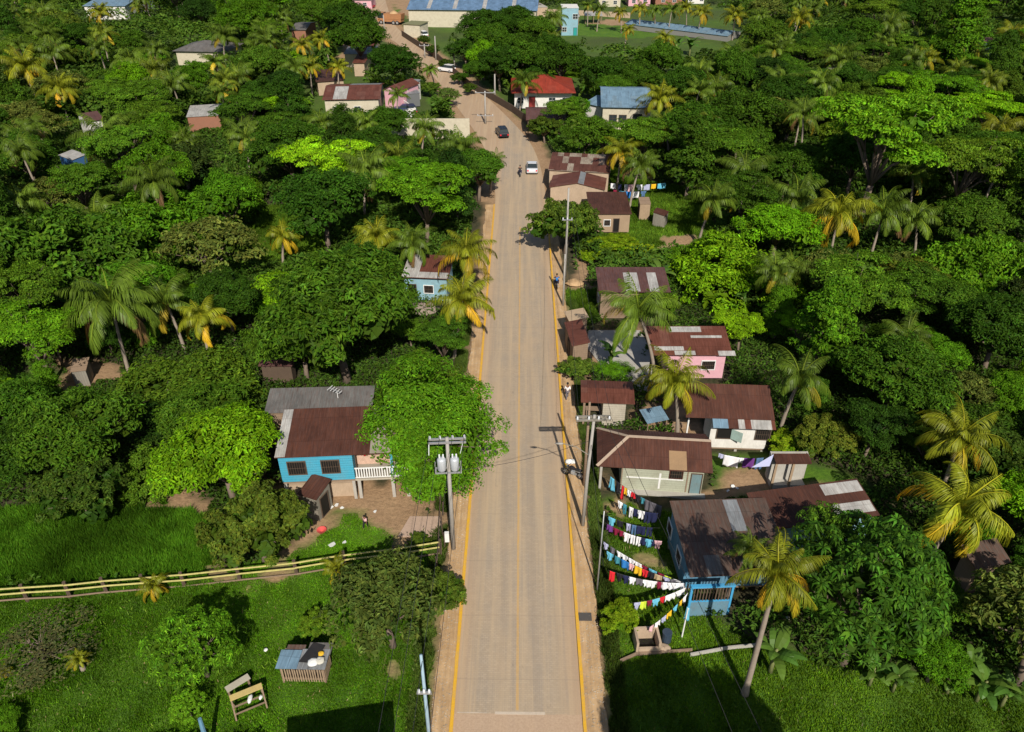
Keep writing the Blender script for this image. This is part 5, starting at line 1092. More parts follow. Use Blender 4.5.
b = MB(); b.box(-.9, .9, .25, .62, .72, .78); b.build("top_board", paint("yellowed_board", (.55, .42, .16), .8, .4), T)
b = MB()
for sx in (-.85, .85): b.bar((sx, .45, .7), (sx, -.65, .08), .08); 
b.bar((-.8, -.35, .25), (.8, -.35, .25), .07); b.bar((-.8, .0, .45), (.8, .0, .45), .07); b.build("frame", M_wood, T)
for sx in (-.8, .8): b = MB(); b.box(sx - .04, sx + .04, .40, .48, -.1, .715); b.build("leg", M_wood, T)
blob("plastic_jug", "white plastic jug lying on the tilted timber frame", "jug", 250, 700, .5, .2, M_white, (.7, 1.6, .8), 5); blob("plastic_jug", "smaller white plastic jug at the right end of the tilted timber frame", "jug", 261, 698, .4, .14, M_white, (.8, 1.1, 1), 6)
blob("litter", "white scrap lying on grass between the papaya-like tree and the coop", "litter", 266, 650, .02, .13, M_white, seed=7)
# trunk of the lawn tree wrapped in blue plastic
b = MB(); p = at(211, 748); b.tube([(0, 0, -.2), (-.1, .05, 1.4), (-.15, .2, 2.4)], [.16, .13, .10], 8); tag(b.build("stake", paint("blue_wrap", (.12, .26, .38), .7, .4), loc=(*p, 0)), "stout stake wrapped in faded blue plastic below the papaya-like tree", "stake")
# cistern, barrel
T = thing("brick_cistern", "small open brick cistern under the end of the washing lines", "cistern", (*at(646, 645), 0), R(3)); b = MB()
b.box(-.75, .75, .45, .6, -.1, 1.0); b.box(-.75, -.6, -.6, .449, -.1, 1.0); b.box(.6, .75, -.6, .449, -.1, 1.0); b.box(-.599, .599, -.6, -.45, -.1, .45); b.build("wall", M_tan, T); b = MB(); b.box(-.59, .59, -.44, .44, .0, .05); b.build("basin_floor", M_dark, T)
b = MB(); b.lathe([(.27, 0), (.30, .05), (.30, .4), (.31, .43), (.30, .46), (.30, .82), (.31, .86), (.28, .87)], 14); tag(b.build("barrel", paint("dark_blue_barrel", (.03, .05, .08), .5, .3), smooth=False, loc=(*at(666, 641), 0)), "dark plastic barrel right of the brick cistern", "barrel")
blob("rock", "brown rock heap in front of the dark barrel", "rock", 664, 649, 0, .4, M_tan, seed=9)
b = MB(); p = at(682, 636); b.tube([(0, 0, -.2), (.05, 0, 2.6)], [.05, .04], 7); tag(b.build("washing_line_pole", M_white, loc=(*p, 0)), "leaning white pole beside the blue railed porch", "pole")
b = MB(); b.box(-.42, .42, -.3, .3, 0, .03)
for k in range(7): b.box(-.40, .40, -.27 + k * .09, -.235 + k * .09, .031, .045)
tag(b.build("drain_grate", paint("dark_iron", (.09, .085, .08), .6, .3), loc=(*at(585, 618), .092)), "dark drain grate set in the right verge", "drain")
blob("white_bag", "white bag on the right verge beside the parked motorcycle", "bag", 570.5, 463, .09, .42, M_white, (1.1, .7, .8), 12)
b = MB(); b.lathe([(.20, 0), (.34, .22), (.36, .24), (.30, .21), (.02, .05)], 14); tag(b.build("basin", paint("red_plastic", (.65, .10, .09), .4), loc=(*at(322, 532), .0)), "red plastic basin on the grass below the blue stilt house", "basin")
rg = random.Random(4)
for i, (a, c_) in enumerate(((325, 506), (330, 508), (337, 506), (342, 509), (344, 543), (332, 545), (375, 512), (790, 606), (788, 618), (737, 488), (733, 486), (728, 490), (300, 507))):
    s = rg.uniform(.12, .3); b = MB(); b.prism([(s * math.cos(k) * rg.uniform(.5, 1.2), s * math.sin(k) * rg.uniform(.5, 1.2)) for k in (0, 1.1, 2.2, 3.3, 4.3, 5.3)], 0, .03, 'z'); p = at(a, c_)
    tag(b.build("litter", M_white, loc=(*p, gz(*p) + .06), rot=(rg.uniform(-.2, .2), rg.uniform(-.2, .2), 0)), "pale scrap of litter lying in a yard", "litter", "scraps of litter")
T = thing("tin_canopy", "small blue-grey tin sheet canopy on posts in front of the yellow palm", "canopy", (*at(652, 432), 0), R(18)); s = MB(); s.slab([[(-1, -.8, 1.7), (1, -.8, 1.7), (1, .8, 2.0), (-1, .8, 2.0)]], .03); s.build("roof_sheet", M_bluer, T, uv=True)
for sx in (-.85, .85):
    for sy in (-.65, .65): b = MB(); b.box(sx - .04, sx + .04, sy - .04, sy + .04, -.2, 1.85 + sy * .19 - .04); b.build("post", M_wood, T)
T = thing("timber_stack", "stack of dark timber at the palm foot before the white house", "timber", (*at(672, 428), 0), R(20))
for k in range(7): b = MB(); b.bar((-.9, -.3 + .1 * k, .08 + .1 * (k % 3)), (.9, -.25 + .12 * (k % 4), .1 + .1 * (k % 3)), .12); b.build("plank_of_timber", M_wood, T)
T = thing("doorway_frame", "white post frame at the left porch of the white house", "frame", (*at(686, 437), 0)); b = MB(); b.box(-.06, .06, -.06, .06, -.1, 2.0); b.box(.061, 1.5, -.05, .05, .0, .2); b.build("frame", M_white, T)
blob("rubble_heap", "heap of junk and dark rubble before the patched pale blue house", "rubble", 424, 312, 0, 1.6, paint("rubble", (.30, .24, .20), .9, .6), seed=15)
blob("earth_mound", "reddish earth mound on the grass strip right of the road", "mound", 575, 284, 0, .9, M_earth, (1.2, 1, .5), 16)
b = MB(); b.prism([(-1.1, -.25), (1.1, -.3), (1.0, .3), (-1.0, .3)], .0, .05, 'z'); tag(b.build("corrugated_offcut", M_zincw, loc=(*at(397, 291, 2), 2.0), rot=(R(15), 0, 0)), "pale tin sheet in the trees left of the patched pale blue house", "tin sheet")

# ------------------------------------------------------------ washing
def cl(*c): return c
COL = dict(white=(.80, .80, .82), blue=(.03, .20, .55), sky=(.14, .48, .66), red=(.62, .02, .03), maroon=(.22, .01, .04), navy=(.015, .02, .07), black=(.015, .015, .02), yellow=(.80, .48, .02), lime=(.62, .78, .06), pink=(.75, .45, .48), grey=(.14, .13, .15), purple=(.15, .04, .22), tan=(.50, .38, .22), teal=(.05, .25, .32), lilac=(.42, .44, .62), denim=(.08, .16, .30))
CM = {k: paint("cloth_" + k, v, .9, .04) for k, v in COL.items()}
def garment(p0, p1, form, colr, label, hgt_=.7, grp=None, seed=0):
    """hangs between two points of the line; outline in (s,t), s along the line, t downwards"""
    rg = random.Random(seed * 7 + len(label)); p0, p1 = Vector(p0), Vector(p1); u = (p1 - p0); W = u.length; u.normalize(); n = Vector((-u.y, u.x, 0)).normalized()
    H = hgt_; nx, ny = 9, 8; b = MB(); vs = []; ok = {}
    for j in range(ny + 1):
        for i in range(nx + 1):
            s, t = i / nx, j / ny
            if form == 'shirt': inside_w = 1.0 if t < .42 else .62
            elif form == 'dress': inside_w = .62 + .38 * t
            elif form == 'trousers': inside_w = .62
            else: inside_w = 1.0
            q = (s - .5) * W * inside_w; wv = (math.sin(s * 9 + seed) * .05 + math.sin(s * 17 + t * 4 + seed * 2) * .02) * (.3 + t) + rg.uniform(-.008, .008)
            vs.append(p0 + u * (W / 2 + q) + n * wv + Vector((0, 0, -t * H - .01)))
    fs = []
    for j in range(ny):
        for i in range(nx):
            if form == 'trousers' and j > ny * .35 and i == nx // 2: continue
            a = j * (nx + 1) + i; fs.append((a, a + 1, a + nx + 2, a + nx + 1))
    b.add(vs, fs); o = b.build("hanging_" + form, CM[colr], smooth=True)
    so = o.modifiers.new("thick", 'SOLIDIFY'); so.thickness = .012
    return tag(o, label, {'shirt': 'shirt', 'dress': 'dress', 'trousers': 'trousers', 'sheet': 'cloth'}[form], grp)
def washline(label, pa, pb, za, zb, items, who, wid=.58, hh=.72):
    a, b_ = Vector((*at(*pa, za), za)), Vector((*at(*pb, zb), zb)); n = 14; pts = []
    f = lambda t: a.lerp(b_, t) - Vector((0, 0, 1.3 * t * (1 - t)))
    m = MB(); m.tube([f(i / n) for i in range(n + 1)], .012, 5); tag(m.build("washing_line", M_cable), label, "washing line", "washing lines")
    L = (b_ - a).length
    for i, (t, form, colr, ws, hs) in enumerate(items):
        t += ((i * 37 % 11) / 11 - .5) * .02; w_ = wid * ws * (.85 + (i * 53 % 13) / 40); p0, p1 = f(max(0, t - w_ / 2 / L)), f(min(1, t + w_ / 2 / L)); nm = {'shirt': 'shirt', 'dress': 'dress', 'trousers': 'trousers', 'sheet': 'cloth'}[form]
        garment(p0, p1, form, colr, f"{colr} {nm} on {who}, {(ordn_ + [str(k) + 'th' for k in range(11, 30)])[i]} from its left end", hh * hs, "washing on the lines", i)
ordn_ = ["first", "second", "third", "fourth", "fifth", "sixth", "seventh", "eighth", "ninth", "tenth"]
S, TR, SH, DR = 'shirt', 'trousers', 'sheet', 'dress'
POST = (686, 583)
washline("washing line nearest the brown-roofed house with a long blue dress", (608, 474), (662, 506), 2.0, 2.0, [(.1, DR, 'sky', 1.2, 1.7), (.21, SH, 'black', .8, 1.4), (.29, DR, 'red', .7, 1.9), (.36, SH, 'yellow', .5, .9), (.42, S, 'white', .6, .8), (.49, SH, 'red', .7, .7), (.58, S, 'black', .9, .9), (.66, S, 'teal', .7, .8), (.75, SH, 'grey', 1.0, 1.4), (.86, SH, 'grey', 1.2, 1.8), (.95, SH, 'grey', .8, 1.6)], "the line nearest the brown-roofed house")
washline("second washing line from the brown-roofed house", (618, 500), (660, 513), 1.9, 1.9, [(.06, S, 'white', .9, .9), (.18, TR, 'teal', .9, 1.4), (.33, TR, 'white', 1.0, 1.4), (.46, S, 'navy', .9, 1.0), (.58, S, 'white', 1.0, 1.1), (.72, TR, 'navy', 1.2, 1.5), (.86, SH, 'navy', 1.1, 1.3)], "the second line")
washline("third washing line from the brown-roofed house", (604, 514), (660, 528), 1.9, 1.9, [(.16, S, 'sky', 1.0, 1.1), (.30, SH, 'black', .9, .8), (.45, TR, 'lilac', 1.0, 1.0), (.56, TR, 'denim', 1.0, 1.3), (.68, SH, 'navy', 1.1, 1.1), (.82, TR, 'navy', 1.1, 1.2)], "the third line")
washline("fourth washing line from the brown-roofed house", (604, 522), (662, 541), 1.9, 1.9, [(.12, SH, 'purple', .9, .8), (.22, S, 'maroon', .9, .9), (.32, SH, 'maroon', .8, .7), (.42, S, 'white', 1.0, 1.2), (.52, TR, 'white', .9, 1.2), (.61, TR, 'white', .9, 1.2), (.70, SH, 'navy', .8, .9), (.79, S, 'sky', 1.0, 1.1), (.87, SH, 'navy', .7, .8), (.95, S, 'pink', 1.0, 1.0)], "the fourth line")
washline("fifth washing line, the upper of three meeting at the post", (603, 541), POST, 2.0, 2.0, [(.05, S, 'lilac', .8, .8), (.13, SH, 'grey', .7, .8), (.21, S, 'white', .9, .8), (.29, S, 'white', .9, .8), (.37, S, 'white', .9, .8), (.45, SH, 'white', .9, .7), (.53, S, 'maroon', .7, .8), (.62, S, 'sky', 1.0, .7), (.71, SH, 'maroon', .8, .6), (.80, SH, 'lime', .8, .5), (.90, SH, 'white', .8, .6)], "the fifth line")
washline("sixth washing line, the middle of three meeting at the post", (604, 549), POST, 2.0, 2.0, [(.09, S, 'sky', 1.0, 1.0), (.18, SH, 'teal', .8, .9), (.27, SH, 'blue', 1.1, 1.0), (.36, S, 'pink', .8, .8), (.44, SH, 'yellow', .9, 1.0), (.52, S, 'red', .8, .9), (.60, SH, 'black', .7, .8), (.68, SH, 'tan', .9, .8), (.77, S, 'lilac', .8, .7), (.86, SH, 'grey', .7, .6)], "the sixth line")
washline("seventh washing line, the lowest of three meeting at the post", (608, 570), POST, 2.0, 2.0, [(.07, SH, 'red', .7, 1.3), (.16, S, 'black', .8, 1.0), (.24, S, 'navy', .9, 1.0), (.33, S, 'white', .9, .9), (.42, SH, 'grey', .8, .8), (.51, S, 'white', 1.0, .9), (.59, S, 'white', 1.0, .9), (.67, S, 'maroon', .7, .9), (.75, SH, 'white', 1.0, .9), (.84, S, 'white', 1.0, .9), (.93, SH, 'white', 1.0, .8)], "the seventh line")
washline("eighth washing line, slanting up to the post from below", (630, 603), (688, 586), 1.8, 2.0, [(.14, S, 'lilac', .9, .9), (.24, SH, 'lime', .8, 1.0), (.34, S, 'maroon', .7, .7), (.46, S, 'sky', 1.0, .9), (.57, S, 'red', .7, .8), (.67, SH, 'white', .9, .8), (.78, S, 'white', .9, .8), (.89, SH, 'white', .9, .9)], "the eighth line")
washline("ninth washing line, steepest of all, ending above the brick cistern", (648, 628), (690, 590), 1.6, 2.0, [(.10, SH, 'pink', .8, .7), (.24, SH, 'white', .9, .7), (.38, S, 'lilac', .8, .7), (.52, SH, 'yellow', .8, .7), (.66, S, 'sky', .8, .7), (.78, SH, 'yellow', .7, .7), (.90, S, 'white', .8, .8)], "the ninth line")
b = MB(); b.tube([(0, 0, -.2), (0, 0, 2.15)], .05, 7); tag(b.build("washing_line_pole", M_wood, loc=(*at(688, 586, 2), 0)), "wooden post where most washing lines meet beside the shaded blue-walled house", "pole")
washline("washing line under the white house with a large white cloth", (716, 452), (768, 457), 2.0, 2.0, [(.12, SH, 'lilac', .8, .6), (.32, SH, 'white', 2.3, 1.5), (.50, S, 'white', .8, .7), (.66, SH, 'purple', 1.6, 1.3), (.86, TR, 'denim', 1.5, 1.6)], "the line under the white house")
washline("far washing line beside the patchwork-roofed house", (609, 183), (672, 182), 2.2, 2.2, [(.08, SH, 'white', 1.5, 1.1), (.18, SH, 'navy', 1.0, 1.2), (.27, TR, 'white', 1.4, 1.5), (.36, SH, 'pink', 1.8, 2.0), (.50, S, 'white', 2, 1.2), (.60, SH, 'lilac', 1.6, 1.2), (.72, SH, 'yellow', 1.2, 1), (.84, SH, 'sky', 2.0, 1.1)], "the far line")
washline("second far washing line just below the first one", (611, 189), (650, 190), 1.8, 1.8, [(.12, SH, 'maroon', 1.0, 1.0), (.28, S, 'sky', 1.5, 1.3), (.44, SH, 'blue', 1.5, 1.4), (.64, SH, 'white', 2.0, 1.3), (.84, S, 'denim', 1.4, 1.2)], "the second far line")
bx_, by_ = at(370, 474, 2.0)
for i_, (u_, f_, c_) in enumerate(((-.7, 'dress', 'red'), (-.1, 'sheet', 'black'), (.35, 'shirt', 'maroon'))): garment((bx_ + u_, by_ + .9, 4.15), (bx_ + u_ + .5, by_ + .9, 4.15), f_, c_, f"{c_} {dict(dress='dress', sheet='cloth', shirt='shirt')[f_]} hung up on the balcony of the blue stilt house", 1.1 if f_ == 'dress' else .7, "washing on the lines", i_)
garment((*at(686, 606, 2), 2.0), (*at(691, 609, 2), 2.0), 'dress', 'sky', "bright blue cloth hung on the leaning white pole", 1.2)
b = MB(); b.prism([(-.9, -.3), (.5, .0), (.9, 1.0)], 0, .03, 'z'); tag(b.build("pale_cloth", CM['lilac'], loc=(*at(757, 490, 1.2), 3.6), rot=(R(30), R(10), 0)), "pale pointed cloth by the back edge of the shaded blue-walled roof", "cloth")

# ------------------------------------------------------------ people
M_skin = paint("skin", (.22, .11, .065), .6, 0); M_hair = paint("black_hair", (.012, .010, .009), .5, 0)
def skinmesh(name, joints, edges, m, parent, sub=2):
    me = bpy.data.meshes.new(name); me.from_pydata([j[:3] for j in joints], edges, []); me.update(); o = link(name, me, m, parent)
    md = o.modifiers.new("skin", 'SKIN'); md.use_smooth_shade = True
    if not me.skin_vertices: return o
    for i, j in enumerate(joints): me.skin_vertices[0].data[i].radius = (j[3], j[4] if len(j) > 4 else j[3])
    me.skin_vertices[0].data[0].use_root = True
    s = o.modifiers.new("sub", 'SUBSURF'); s.levels = 1; s.render_levels = sub; return o
def person(label, loc, rz, pose='walk', top=M_wwall, legs=None, s=1.0, seat=None):
    """faces +Y of its own frame"""
    T = thing("person", label, "person", loc, rz); T.scale = (s, s, s)
    if pose == 'ride': ph, kn, an, hand, lean = .85, ((.20, .42, .80), (.20, .30, .32)), .32, (.30, .52, 1.08), .10
    else: ph, kn, an, hand, lean = .92, None, .08, None, .0
    J = [(0, 0, ph, .13, .10), (0, lean * .5, ph + .22, .12, .09), (0, lean, ph + .48, .15, .10), (0, lean + .02, ph + .60, .055), (0, lean + .05, ph + .70, .085, .095), (0, lean + .05, ph + .80, .075, .085)]
    E_ = [(0, 1), (1, 2), (2, 3), (3, 4), (4, 5)]
    SL = {}; 
    for s_ in (-1, 1):
        i = len(J)
        if pose == 'ride':
            J += [(s_ * .17, lean, ph + .46, .055), (s_ * .27, .28, ph + .28, .042), (s_ * .30, .50, ph + .22, .032), (s_ * .30, .57, ph + .21, .035)]
            J += [(s_ * .10, .02, ph - .03, .085), (s_ * .22, .40, ph - .05, .065), (s_ * .20, .30, .36, .045), (s_ * .20, .45, .30, .035)]
        else:
            fw_ = s_ * .22
            J += [(s_ * .18, 0, ph + .46, .055), (s_ * .24, -fw_ * .4, ph + .18, .042), (s_ * .25, -fw_ * .2 + .06, ph - .08, .03), (s_ * .25, -fw_ * .2 + .08, ph - .18, .035)]
            J += [(s_ * .09, 0, ph - .05, .085), (s_ * .10, fw_ * .8 + .04, .50, .06), (s_ * .10, fw_, .10, .042), (s_ * .10, fw_ + .14, .05, .035)]
        E_ += [(2, i), (i, i + 1), (i + 1, i + 2), (i + 2, i + 3), (0, i + 4), (i + 4, i + 5), (i + 5, i + 6), (i + 6, i + 7)]
    skinmesh("body", J, E_, M_skin, T)
    g = lambda k, r=.022: (*J[k][:3], J[k][3] + r, (J[k][4] if len(J[k]) > 4 else J[k][3]) + r)
    Jt = [g(0, .02), g(1), g(2), g(6), g(14), g(7, .015), g(15, .015)]; skinmesh("shirt", Jt, [(0, 1), (1, 2), (2, 3), (2, 4), (3, 5), (4, 6)], top, T)
    Jl = [g(0, .03), g(10, .02), g(11, .02), g(12, .02), g(18, .02), g(19, .02), g(20, .02)]; skinmesh("trousers", Jl, [(0, 1), (1, 2), (2, 3), (0, 4), (4, 5), (5, 6)], legs or CM['navy'], T)
    c = J[5]; b = MB(); b.lathe([(.10, -.06), (.105, 0), (.09, .06), (.05, .095), (.01, .105)], 12, (c[0], c[1] - .015, c[2])); b.build("hair", M_hair, T, smooth=True)
    b = MB(); b.lathe([(.005, -.02), (.014, -.01), (.016, .01), (.006, .03)], 6, (0, c[1] + .088, c[2] - .07)); b.build("nose", M_skin, T, smooth=True)
    for s_ in (-1, 1): b = MB(); b.lathe([(.003, -.012), (.012, 0), (.003, .012)], 6, (s_ * .032, c[1] + .078, c[2] - .045)); b.build("eye", M_hair, T)
    return T
# ------------------------------------------------------------ motorcycles and cars
def motorcycle(label, loc, rz, body):
    T = thing("motorcycle", label, "motorcycle", loc, rz)
    for yy in (-.62, .66):
        b = MB(); n = 18; m = 8
        vs = [((.055 * math.cos(2 * math.pi * j / m)), (.27 + .055 * math.sin(2 * math.pi * j / m)) * math.cos(2 * math.pi * i / n) + yy, (.27 + .055 * math.sin(2 * math.pi * j / m)) * math.sin(2 * math.pi * i / n) + .325) for i in range(n) for j in range(m)]
        b.add(vs, [(i * m + j, i * m + (j + 1) % m, ((i + 1) % n) * m + (j + 1) % m, ((i + 1) % n) * m + j) for i in range(n) for j in range(m)]); wh = b.build("wheel", M_black, T, smooth=True)
        b = MB()
        for k in range(6): a = k * math.pi / 3; b.bar((0, yy, .325), (0, yy + .225 * math.cos(a), .325 + .225 * math.sin(a)), .025)
        b.build("rim", M_steel, wh)
    b = MB(); b.bar((0, .1, .70), (0, -.55, .62), .06); b.bar((0, .12, .70), (0, .05, .32), .06); b.bar((0, .05, .32), (0, -.62, .325), .05); b.bar((-.06, .45, .92), (-.06, .66, .325), .04); b.bar((.06, .45, .92), (.06, .66, .325), .04); b.bar((0, .1, .72), (0, .45, .9), .05); b.build("frame", M_steel, T)
    b = MB(); b.tube([(0, .40, .84), (0, .25, .88), (0, .0, .82), (0, -.08, .76)], [.06, .15, .14, .06], 10); b.build("tank", body, T, smooth=True)
    b = MB(); b.tube([(0, .02, .80), (0, -.3, .80), (0, -.62, .84), (0, -.72, .83)], [.08, .13, .11, .04], 8); b.build("saddle", M_black, T, smooth=True)
    b = MB(); b.box(-.13, .13, -.12, .2, .30, .6); bevel(b.build("engine", M_steel, T), .04)
    b = MB(); b.tube([(-.34, .34, 1.06), (-.12, .45, 1.0), (.12, .45, 1.0), (.34, .34, 1.06)], .018, 6); b.build("handlebar", M_black, T)
    b = MB(); b.lathe([(.02, -.05), (.09, -.03), (.10, .03), (.02, .05)], 10, (0, .56, .9)); b.build("headlight", M_ins, T, smooth=True)
    b = MB(); b.tube([(.12, .05, .3), (.16, -.3, .3), (.17, -.75, .38)], [.03, .04, .05], 7); b.build("exhaust", M_steel, T, smooth=True)
    return T
def car(label, loc, rz, paintm, kind='suv', cat='car', s=1.0):
    T = thing("parked_car" if kind != 'truck' else "dump_truck", label, cat, loc, rz); T.scale = (s, s, s)
    if kind == 'suv': prof = [(-2.1, .35), (2.1, .35), (2.15, .7), (2.0, .98), (1.15, 1.08), (-2.0, 1.1), (-2.15, .8)]; cab = [(-2.0, 1.08), (1.05, 1.06), (.45, 1.62), (-.9, 1.70), (-1.75, 1.64)]
    elif kind == 'sedan': prof = [(-2.15, .32), (2.15, .32), (2.2, .6), (2.05, .82), (1.1, .93), (-1.5, .95), (-2.1, .90), (-2.2, .6)]; cab = [(-1.55, .93), (1.05, .91), (.35, 1.40), (-.85, 1.43)]
    else: prof = [(-3.2, .6), (3.1, .6), (3.15, 1.2), (3.0, 1.4), (-3.2, 1.2)]; cab = [(1.5, 1.38), (3.05, 1.38), (2.9, 2.5), (1.6, 2.6)]
    w = .86 if kind != 'truck' else 1.15
    b = MB(); b.prism(prof, -w, w, 'x'); bevel(b.build("body", paintm, T), .08, 3)
    b = MB(); n = len(cab); vs = [(-w + .04, *cab[i]) if cab[i][1] < 1.1 + .3 * (kind == 'truck') else (-w + .18, *cab[i]) for i in range(n)] + [(w - .04, *cab[i]) if cab[i][1] < 1.1 + .3 * (kind == 'truck') else (w - .18, *cab[i]) for i in range(n)]
    b.add(vs, [tuple(range(n)), tuple(reversed(range(n, 2 * n)))] + [(i, i + n, (i + 1) % n + n, (i + 1) % n) for i in range(n)]); bevel(b.build("cabin_glass", M_glass, T), .04)
    tops = sorted(cab, key=lambda q: -q[1])[:3 if kind == 'suv' else 2]; ys_ = [q[0] for q in tops]; zt = max(q[1] for q in tops)
    b = MB(); b.box(-w + .19, w - .19, min(ys_) + .03, max(ys_) - .03, zt - .02, zt + .035); bevel(b.build("roof", paintm, T), .03)
    wy = (-1.3, 1.35) if kind != 'truck' else (-2.2, -1.2, 2.1)
    for yy in wy:
        for sx in (-1, 1):
            rw_ = .33 if kind != 'truck' else .48
            def wheel(r0, m, nm, par, x0, x1):
                q = MB(); q.prism([(yy + r0 * math.cos(k * math.pi / 9), rw_ + r0 * math.sin(k * math.pi / 9)) for k in range(18)], x0, x1, 'x'); return q.build(nm, m, par)
            wh = wheel(rw_, M_black, "wheel", T, sx * (w - .12), sx * (w + .06)); wheel(rw_ * .6, M_steel, "rim", wh, sx * (w + .061), sx * (w + .07))
    for sx in (-1, 1):
        e = prof[1][0]; b = MB(); b.box(sx * w * .72 - .16, sx * w * .72 + .16, e + .0, e + .055, .62, .8); b.build("headlight", M_ins, T)
        b = MB(); b.box(sx * w * .78 - .12, sx * w * .78 + .12, -e - .055, -e + .0, .62, .85); b.build("tail_light", CM['red'], T)
    if kind == 'truck': b = MB(); b.prism([(-3.3, 1.25), (1.3, 1.25), (1.35, 2.5), (-3.4, 2.5)], -1.2, 1.2, 'x'); b.build("tipper_body", paintm, T); b = MB(); b.lathe([(1.1, 0), (.7, .35), (.1, .6)], 10, (0, -1.0, 2.5)); b.build("load", M_earth, T)
    return T
tn = lambda y: math.atan2(-(roadx(y + 3)[0] - roadx(y - 3)[0]), 6.0)
x, y = at(502, 136); car("black four-wheel drive on the earth road where it bends", (x, y, .04), tn(y), paint("black_car_paint", (.012, .014, .022), .2, .1), 'suv')
x, y = at(532, 171); car("silver-white car driving near the right kerb beside the patchwork-roofed house", (x, y, .04), 0, paint("silver_car_paint", (.60, .62, .66), .3, .08), 'sedan')
x, y = at(520, 176); motorcycle("motorcycle ridden left of the silver-white car", (x, y, .04), 0, CM['maroon']); person("person in a dark jacket riding left of the silver-white car", (x, y - .15, .04), 0, 'ride', CM['black'], CM['navy'])
x, y = at(556.5, 288); motorcycle("motorcycle ridden at the right kerb near the tall bare pole", (x, y, .12), 0, CM['black']); person("person in a blue shirt riding a motorcycle at the right kerb", (x, y - .15, .12), 0, 'ride', CM['blue'], CM['navy'])
x, y = at(567, 400); person("person in a white shirt walking on the right verge by the roadside hut", (x, y, .09), R(10), 'walk', CM['white'], CM['grey'], 1.0)
x, y = at(573, 478); m_ = motorcycle("black motorcycle parked askew on the right verge by the brown-roofed house", (x, y, .09), R(62), CM['black']); m_.rotation_euler = (0, R(6), R(62))
x, y = at(366, 528); person("child in a pink top standing on the yard grass below the blue stilt house", (x, y, 0), R(150), 'walk', CM['pink'], CM['black'], .72)
x, y = at(391, 24); car("orange dump truck on the far end of the earth road", (x, y, .04), R(75), paint("orange_truck_paint", (.38, .18, .08), .8, .6), 'truck', 'truck', 1.25)
x, y = at(447, 72); car("white car parked at the bend under the mango trees", (x, y, .04), R(60), paint("white_car_paint", (.75, .75, .76), .3, .1), 'suv')
x, y = at(423, 37); car("white pickup standing behind the roadside fence wall of the warehouse yard", (x, y, .02), R(30), paint("white_car_paint", (.75, .75, .76), .3, .1), 'suv')
x, y = at(369, 8); car("dark red car at the very end of the earth road", (x, y, .04), R(80), paint("red_car_paint", (.25, .02, .03), .3, .1), 'sedan')
x, y = at(404, 112); car("dark blue car parked in the yard of the rusty roofed compound, left", (x, y, .02), R(85), paint("blue_car_paint", (.02, .04, .12), .3, .1), 'sedan')
x, y = at(411, 113); car("second dark car parked in the yard of the rusty roofed compound, right", (x, y, .02), R(20), paint("navy_car_paint", (.02, .03, .07), .3, .1), 'suv')
# ------------------------------------------------------------ trees are set out and told apart
from collections import defaultdict
def where(x, y):
    best = min(LAND, key=lambda l: math.hypot(l[1] - x, (l[2] - y) * .8)); dx, dy = x - best[1], y - best[2]; d = math.hypot(dx, dy)
    a = math.degrees(math.atan2(dy, dx)) % 360
    di = ["right of", "behind-right of", "behind", "behind-left of", "left of", "front-left of", "in front of", "front-right of"][int(((a + 22.5) % 360) // 45)]
    ds = "close" if d < 9 else "near" if d < 20 else "well" if d < 45 else "far"
    return f"{ds} {di} the {best[0]}"
ordn = ["first", "second", "third", "fourth", "fifth", "sixth", "seventh", "eighth", "ninth", "tenth"]
def name_all(items, text):
    g = defaultdict(list)
    for t in items:
        if not t['label']: g[text(t) + " " + where(t['x'], t['y'])].append(t)
    for k, l in g.items():
        l.sort(key=lambda t: pr(t['x'], t['y'], 4)[0])
        if len(l) == 1: l[0]['label'] = k
        elif len(l) <= 6 :
            for i, t in enumerate(l): t['label'] = f"{k}, {ordn[i]} from left"
        else:
            for t in l: t['label'] = k
name_all(TREES, lambda t: f"{TONE[t['tone']][1]} {FORM[t['kind']]}")
name_all(PALMS, lambda t: ("yellow-tipped" if t['col'] == 'yellow' else "green") + " coconut palm")
NAME = {'round': 'broadleaf_tree', 'hero': 'broadleaf_tree', 'tall': 'broadleaf_tree', 'layered': 'spreading_tree', 'fine': 'bushy_tree', 'mound': 'vine_covered_tree', 'airy': 'loose_leaved_tree', 'scrub': 'scrub_bush', 'rosette': 'papaya_tree'}
rq = random.Random(5)
for t in TREES:
    var = CR[t['kind']]; me, tm, hh, Rr = rq.choice(var); k = t['r'] / Rr
    if t['hero'] : k *= 1.02
    e = thing(NAME[t['kind']], t['label'], "tree", (t['x'], t['y'], gz(t['x'], t['y'])), rq.uniform(0, 6.28), "broadleaf trees of the valley"); e.scale = (k, k, k * t['flat'])
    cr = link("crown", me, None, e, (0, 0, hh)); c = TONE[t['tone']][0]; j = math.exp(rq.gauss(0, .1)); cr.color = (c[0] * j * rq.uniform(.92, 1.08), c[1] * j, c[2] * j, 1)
    tr = link("trunk", tm, None, e)
